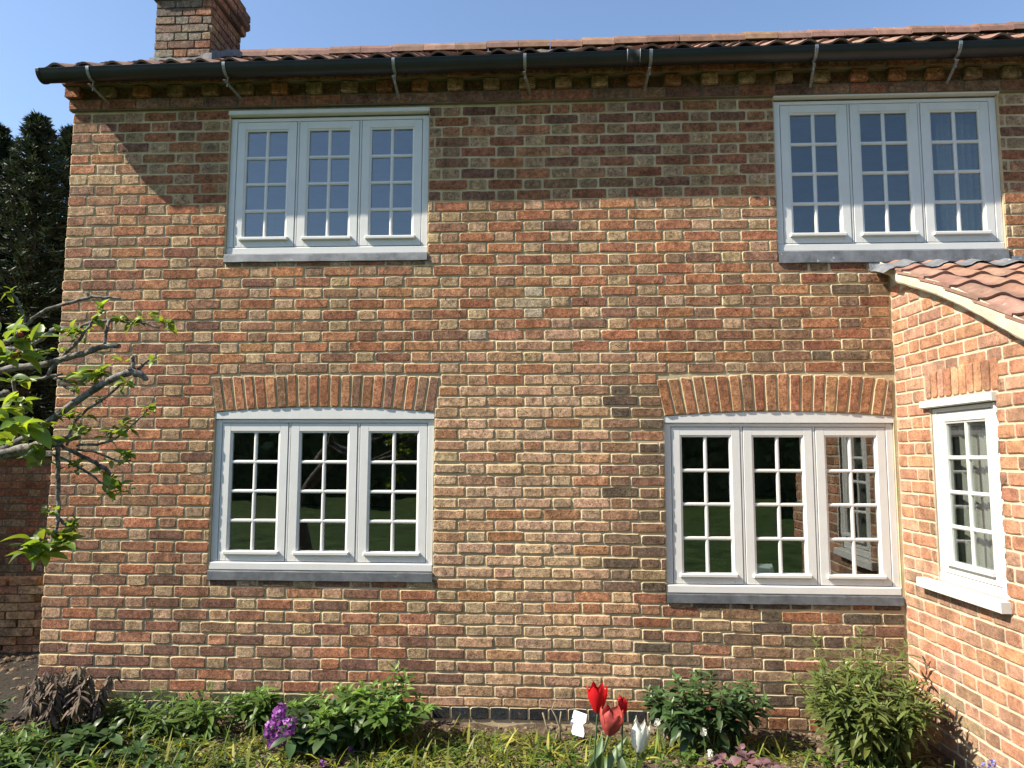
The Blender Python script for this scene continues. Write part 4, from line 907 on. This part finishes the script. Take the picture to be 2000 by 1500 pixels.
tulip('slim closed scarlet tulip, smaller and to the right of the dusky one', 1216, 1377, -1.10, 21, 33, M['red'], 1214, -.25, nl=1)
tulip('large ragged dusky-red tulip in the front middle', 1190, 1407, -1.25, 48, 50, M['dusky'], 1150, .0, (.1, .15), 3, .25)
tulip('white tulip with pointed petals', 1247, 1437, -1.25, 38, 58, M['wpet'], 1230, -.05, (0, .08), 3)
for (px, py, lab) in ((1284, 1411, 'small white flower spike right of the white tulip'), (1374, 1430, 'small white flower above the purple-leaved clump'), (1387, 1473, 'small white flower low in front of the purple-leaved clump')):
    p = at_y(px, py, -.85); r = tag(empty('white_flower', tuple(p)), lab, 'flower', 'small white flowers'); MB().tube([(.01, .02, -p[2]-.02), (.012, .01, -p[2]*.5), (0, 0, 0)], .002, 5).obj('stem', M['stem'], r); florets(r, 'flower_head', M['wpet'], (0, 0, 0), .014, .02, 16, .011)
for (px, py) in ((418, 1447), (1060, 1470), (1378, 1478), (1288, 1435)): pass

# cut twig, label
tw = tag(empty('cut_twig', (.06, -.25, -.02)), 'bare forked woody twig stump standing by the plinth', 'twig'); o_ = np.array((.06, -.25, -.02))
for pts, r in (([(1094, 1455), (1093, 1420), (1086, 1400), (1078, 1385), (1084, 1370)], (.008, .007, .006, .005, .003)), ([(1093, 1425), (1094, 1405), (1096, 1390)], (.006, .005, .0045)), ([(1076, 1452), (1068, 1420), (1060, 1392)], (.005, .005, .005))):
    MB().tube([at_y(a, b, -.25)-o_ for a, b in pts], r, 7).obj('branch', M['twig'], tw, True)
lp = at_y(1129, 1414, -.22); lab = MB(); q = [(1121, 1387), (1146, 1396), (1144, 1411), (1138, 1415), (1140, 1424), (1141, 1433), (1139, 1440), (1118, 1434), (1116, 1428), (1119, 1415), (1114, 1413)]
pts = [at_y(a, b, -.26+.06*((1440-b)/50)) for a, b in q]; k = len(pts); fr = [p+np.array((0, -.002, 0)) for p in pts]; bk = [p+np.array((.004, .004, 0)) for p in pts]
lab.add(fr+bk, [tuple(range(k))[::-1], tuple(range(k, 2*k))]+[(i, (i+1) % k, k+(i+1) % k, k+i) for i in range(k)]); tag(lab.obj('plastic_label', M['plastic']), 'broken blank white plastic plant label stuck in the soil by the wall', 'label')

# vine eyes screwed into the wall
for px, py, where in ((346, 588, 'beside the apple branches, leftmost of the row'), (620, 588, 'above the left window arch'), (870, 583, 'right of the left window arch'), (1141, 586, 'in the middle stretch of wall'), (1414, 580, 'above the right window arch')):
    p = at_y(px, py, -.03); e = MB().tube([(0, .045, 0), (0, .008, .0)], .0022, 6)
    e.tube([(0, -.004*math.cos(t)+.0, .008*math.sin(t)) if 0 else (.0, .004-.009+.009*math.cos(t), .009*math.sin(t)) for t in np.linspace(0, 6.28, 12)], .0018, 5); o = e.obj('vine_eye', M['rust']); o.location = p
    tag(o, 'rusty vine eye in the brick wall '+where, 'vine eye', 'vine eyes in a row across the wall')

# ------------------------------------------------------------------ grass tangle, clods (uncountable)
def grass(n, name, label, region, hmin, hmax, lay, mat, seed, w0=.004):
    r = np.random.default_rng(seed); X = r.uniform(region[0], region[1], n*6); Y = r.uniform(region[2], region[3], n*6)
    ok = vnoise(X*2.6+9, Y*3.3+4, 9) > .40+.25*r.uniform(-1, 1, n*6); X = X[ok][:n]; Y = Y[ok][:n]; n = len(X); Zs = soil_h(X, Y)
    h = r.uniform(hmin, hmax, n); th = r.uniform(0, 6.28, n); el = r.uniform(lay[0], lay[1], n); w = w0*r.uniform(.6, 1.6, n)
    d = np.stack([np.cos(th)*np.cos(el), np.sin(th)*np.cos(el), np.sin(el)], 1); sd = np.stack([-np.sin(th), np.cos(th), r.uniform(-.5, .5, n)], 1)*w[:, None]
    p = np.stack([X, Y, Zs+r.uniform(-.005, .03, n)], 1); cc = np.where((r.uniform(0, 1, n) < .36)[:, None], np.array([[2.0, 1.35, 1.0]]), np.stack([r.uniform(.8, 1.35, n), np.ones(n), r.uniform(.6, 1.2, n)], 1))*r.uniform(.5, 1.6, n)[:, None]
    V = np.zeros((n, 8, 3)); 
    for j in range(4):
        t = j/3; q = p+d*(h*t)[:, None]; q[:, 2] -= .55*h*t*t*np.cos(el); q[:, 2] = np.maximum(q[:, 2], Zs+.004); ww = sd*(1-.85*t*t); V[:, 2*j] = q-ww; V[:, 2*j+1] = q+ww
    Fc = [(k+2*j, k+2*j+1, k+2*j+3, k+2*j+2) for k in range(0, n*8, 8) for j in range(3)]
    mb = MB(); mb.add(V.reshape(-1, 3), Fc, np.repeat(cc, 8, 0)); o = mb.obj(name, mat); tag(o, label, 'grass', None, 'stuff'); return o
grass(22000, 'grass', 'tangle of cut and sprawling green grass blades over the flower bed', (-4.4, 2.1, -2.2, -.16), .04, .15, (.0, .5), M['grass'], 3, .0036)
grass(1500, 'grass', 'taller strap-leaved grass tufts standing in the flower bed', (-3.6, 2.0, -1.4, -.25), .10, .20, (.5, 1.3), M['grass'], 4, .0055)
def weeds(n, label, region, size, mat, seed):
    r = np.random.default_rng(seed); V = []; C_ = []; F_ = []; k = 0
    X = r.uniform(region[0], region[1], n*4); Y = r.uniform(region[2], region[3], n*4); ok = vnoise(X*3.1+2, Y*3.7+7, 12) > .47; X, Y = X[ok][:n], Y[ok][:n]; Z = soil_h(X, Y)
    for x, y, z in zip(X, Y, Z):
        c = r.uniform(.6, 1.5); nl = r.integers(5, 11); hh = r.uniform(.0, .05)
        for j in range(nl):
            th = r.uniform(0, 6.28); el = r.uniform(-.1, .9); L = size*r.uniform(.5, 1.2); d = np.array([math.cos(th)*math.cos(el), math.sin(th)*math.cos(el), math.sin(el)]); sd = np.array([-math.sin(th), math.cos(th), 0])*L*.2; p = np.array([x, y, z+hh*r.uniform(0, 1)])
            q = p+d*L*.5; e = p+d*L-np.array([0, 0, .25*L]); e[2] = max(e[2], z+.003); V += [p, q-sd+[0, 0, .1*L], e, q+sd+[0, 0, .1*L], q]; F_ += [(k, k+1, k+4), (k+1, k+2, k+4), (k+2, k+3, k+4), (k+3, k, k+4)]; k += 5; C_ += [[c*r.uniform(.8, 1.2), c, c*.9]]*5
    mb = MB(); mb.add(np.array(V), F_, np.array(C_)); tag(mb.obj('weeds', mat, None, True), label, 'weeds', None, 'stuff')
weeds(750, 'low leafy weeds and seedlings spread over the soil of the bed', (-4.3, 2.1, -1.7, -.12), .055, M['green'], 21)
weeds(260, 'grey-green broad weed rosettes in the left part of the bed', (-4.3, -1.9, -1.3, -.2), .10, M['deep'], 22)
r = np.random.default_rng(8); ico = np.array([(0, 0, 1), (.9, 0, .35), (.28, .85, .4), (-.72, .53, .45), (-.72, -.53, .38), (.28, -.85, .45), (.72, .53, -.45), (-.28, .85, -.4), (-.9, 0, -.45), (-.28, -.85, -.4), (.72, -.53, -.45), (0, 0, -1)])
icf = [(0, 1, 2), (0, 2, 3), (0, 3, 4), (0, 4, 5), (0, 5, 1), (1, 6, 2), (2, 7, 3), (3, 8, 4), (4, 9, 5), (5, 10, 1), (6, 7, 2), (7, 8, 3), (8, 9, 4), (9, 10, 5), (10, 6, 1), (11, 7, 6), (11, 8, 7), (11, 9, 8), (11, 10, 9), (11, 6, 10)]
def clods(n, name, label, region, s0, s1, mat, zf):
    mb = MB(); XY = np.stack([r.uniform(region[0], region[1], n), r.uniform(region[2], region[3], n)], 1); ZZ = zf(XY[:, 0], XY[:, 1])
    for i in range(n):
        x, y = XY[i]; s_ = s0+(s1-s0)*r.uniform(0, 1)**3; v = ico*r.uniform(.7, 1.3, (12, 3))*s_*np.array([1, 1, .7]); mb.add(v+np.array([x, y, ZZ[i]+s_*.2]), icf)
    tag(mb.obj(name, mat), label, 'soil', None, 'stuff')
clods(5500, 'soil_clods', 'crumbly clods and small stones scattered over the soil', (-3.6, 2.15, -1.6, -.02), .004, .024, M['clod'], soil_h)
clods(2500, 'gravel_stones', 'loose gravel stones beyond the left corner of the cottage', (-6.5, -3.32, -.35, 3.5), .008, .032, M['clod'], lambda x, y: .02+0*x)

# ------------------------------------------------------------------ beyond the left corner: garden wall, brick pile, conifers
gw = tag(empty('garden_wall', (-9.0, 2.3, 0), R_(3)), 'shaded old brick garden wall with flat coping beyond the left corner', 'wall')
bedw = MB().box(0, 5.6, .006, .22, -.1, 1.62); bedw.obj('mortar_joint', M['eave_mortar'], gw)
gs = []
for i in range(21):
    for x0, x1 in lay_row(2.2, 5.6, .1 if i % 2 else .29): gs.append((x0+.005, x1-.005, .02+i*.0755, .02+i*.0755+.063, jit(choose((.4, BRN), (.3, DRED), (.3, OLV))), U(0, .004), 1))
put_bricks(gw, gs, None, 300); 
for k in range(9): MB().cbox(.0+k*.62, .615+k*.62, -.05, .27, 1.622, 1.69+U(-.006, .006), .01).obj('coping_stone', M['dark_mortar'], gw)
bp = tag(empty('brick_pile', (-4.85, 1.25, 0), R_(8)), 'low stepped stack of old bricks in the shade left of the cottage', 'bricks')
for lv in range(9):
    nb = 5 if lv < 6 else 3
    for k in range(nb):
        (v, f, e, me) = random.choice(VAR['s']); o = link('brick', MB().cbox(-.11, .11, -.052, .052, -.031, .031, .004).mesh('brick', M['brick']) if k == 0 and lv == 0 else bpy.data.meshes['brick_block'] if 'brick_block' in bpy.data.meshes else MB().cbox(-.11, .11, -.052, .052, -.031, .031, .004).mesh('brick_block', M['brick']), bp)
        if not o.data.color_attributes: white_bc(o.data)
        o.location = (k*.235+U(-.012, .012)+(.1 if lv % 2 else 0), U(-.012, .012), .05+lv*.068); o.rotation_euler = (0, 0, U(-.06, .06)); o.color = (*jit(choose((.5, BRN), (.5, OLV))), 1)
def conifer(label, x, y, h, rad, n, seed, z0=.0, per=26, dense=True, group='dark conifers beyond the left corner'):
    r = np.random.default_rng(seed); root = tag(empty('conifer', (x, y, 0)), label, 'tree', group); MB().tube([(0, 0, -.1), (.03, 0, h*.5), (0, 0, h)], [.16, .08, .010], 8).obj('trunk', M['bark2'], root, True)
    V = []; C_ = []; br = MB()
    for i in range(n):
        t = r.uniform(0, 1)**.8; z = z0+(h-z0)*t; L = rad*(1-t)**.7*r.uniform(.30, 1.25)+.06; th = r.uniform(0, 6.28); el = r.uniform(-.35, .30)+.55*t
        d = np.array([math.cos(th)*math.cos(el), math.sin(th)*math.cos(el), math.sin(el)]); sd = np.array([-math.sin(th), math.cos(th), 0.])
        if i % 3 == 0: br.tube([(0, 0, z), d*L*.5+np.array([0, 0, z-.03*L]), d*L*.97+np.array([0, 0, z-.10*L])], [.012, .008, .003], 4, False)
        k = per; s_ = r.uniform(.12, 1.02, k); P = np.array([0, 0, z])+d*L*s_[:, None]; P[:, 2] -= .12*L*s_*s_; P = P+sd*(r.uniform(-1, 1, k)*L*.22*(1.05-s_)*1.0)[:, None]; P[:, 2] += r.uniform(-.03, .03, k)
        q = sd*r.uniform(-1, 1, k)[:, None]+d*r.uniform(.3, 1.0, k)[:, None]; q[:, 2] += r.uniform(-.35, .45, k); q = q/np.linalg.norm(q, axis=1)[:, None]*r.uniform(.05, .11, k)[:, None]
        w = np.cross(q, r.normal(size=(k, 3))); w = w/(np.linalg.norm(w, axis=1)[:, None]+1e-9)*.009
        V.append(np.stack([P-w, P+w, P+q*.6+w*.8, P+q, P+q*.6-w*.8], 1).reshape(-1, 3)); C_.append(np.repeat(r.uniform(.5, 1.6, k), 5))
    V = np.concatenate(V); c = np.concatenate(C_); br.obj('branches', M['bark2'], root); cr = MB(); cr.add(V, [(k, k+1, k+2, k+3, k+4) for k in range(0, len(V), 5)], np.stack([c, c, c], 1)); cr.obj('crown', M['con'], root)
    if dense:  # solid cone added inside the crown so it blocks more sun
        ic = MB(); g = []
        for j in range(9):
            t = j/8; g.append([(rad*.62*(1-t)**.8*math.cos(a)*(1+.15*math.sin(a*5+j)), rad*.62*(1-t)**.8*math.sin(a)*(1+.15*math.sin(a*5+j)), z0+(h*.93-z0)*t) for a in np.linspace(0, 6.283, 17)])
        ic.sheet(g).obj('shade_core', M['con'], root)
def skyline(px, py, y): p = at_y(px, py, y); return p[0], y, p[2]
conifer('tall dark conifer with a pointed leader just left of the roof corner', *skyline(76, 236, 3.6), 1.15, 1000, 1, .3, 30, False)
conifer('dark conifer at the left edge with feathery drooping tips', *skyline(2, 258, 3.9), 1.4, 1100, 2, .3, 30, False)
conifer('slim dark conifer half hidden behind the wall corner', *skyline(140, 258, 4.3), 1.0, 850, 5, .3, 30, False)
for k, (x, y, w_) in enumerate(((-7.3, .75, 'nearest the lawn'), (-7.4, 2.2, 'in the middle of the three'), (-7.6, 3.8, 'at the back of the three'))):  # out of view; added to keep sun off the gravel and garden wall
    conifer('unseen broad dark conifer added off to the left for shade, '+w_, x, y, 6.4, 1.35, 500, 20+k, .2, 24, True, 'unseen conifers added to shade the left corner')
hd = MB(); 
def hedge(name, label, x0, x1, y, d, h, n, seed):
    r = np.random.default_rng(seed); V = []; Fc = []; Cc = []; k = 0
    for i in range(n):
        x = r.uniform(x0, x1); hh = h*(.78+.35*vnoise(np.array([x*.35]), np.array([y*.1]), seed)[0]); z = r.uniform(0, 1)**.8*hh; yy = y+r.uniform(-.5, .5)*d*(1-.3*z/hh); s_ = r.uniform(.12, .32)
        a = unit(r.normal(size=3))*s_; b = unit(np.cross(a, r.normal(size=3)))*s_*.6; p = np.array([x, yy, z]); V += [p-a, p-b, p+a, p+b]; Fc.append((k, k+1, k+2, k+3)); k += 4; c_ = r.uniform(.5, 1.5); Cc += [[c_, c_, c_]]*4
    root = tag(empty(name, (0, 0, 0)), label, 'hedge'); cr = MB(); cr.add(np.array(V), Fc, np.array(Cc)); cr.obj('foliage', M['hedge'], root); MB().box(x0, x1, y-d*.22, y+d*.22, -.1, h*.72).obj('core', M['hedge'], root)
hedge('hedge', 'tall dark hedge across the far side of the lawn, seen only in the window glass', -34, 36, -25, 4.0, 6.2, 40000, 3)
hedge('hedge', 'dark evergreen screen beyond the garden wall at the far left', -13, -4.2, 7.2, 2.2, 4.4, 9000, 5)

# things standing on the inside window sills
def card(label, px, py, w_, h_, y, tilt):
    p = at_y(px, py, y); b_ = MB(); b_.add([(-w_/2, 0, 0), (w_/2, 0, 0), (w_*.42, .03, h_), (-w_*.42, .03, h_), (-w_/2, .07, 0), (w_/2, .07, 0)], [(0, 1, 2, 3), (3, 2, 5, 4), (0, 3, 4), (1, 5, 2)])
    o = b_.obj('folded_card', M['paper']); o.location = tuple(p); o.rotation_euler = (0, 0, tilt); tag(o, label, 'card', 'cards on the window sills')
card('white folded card on the sill in the left casement of the upper right window', 1607, 470, .07, .065, .17, .3)
card('small white card on the sill in the middle casement of the upper right window', 1695, 469, .05, .045, .17, -.2)
card('pale card on the sill in the middle casement of the lower right window', 1497, 1124, .12, .07, .17, .1)
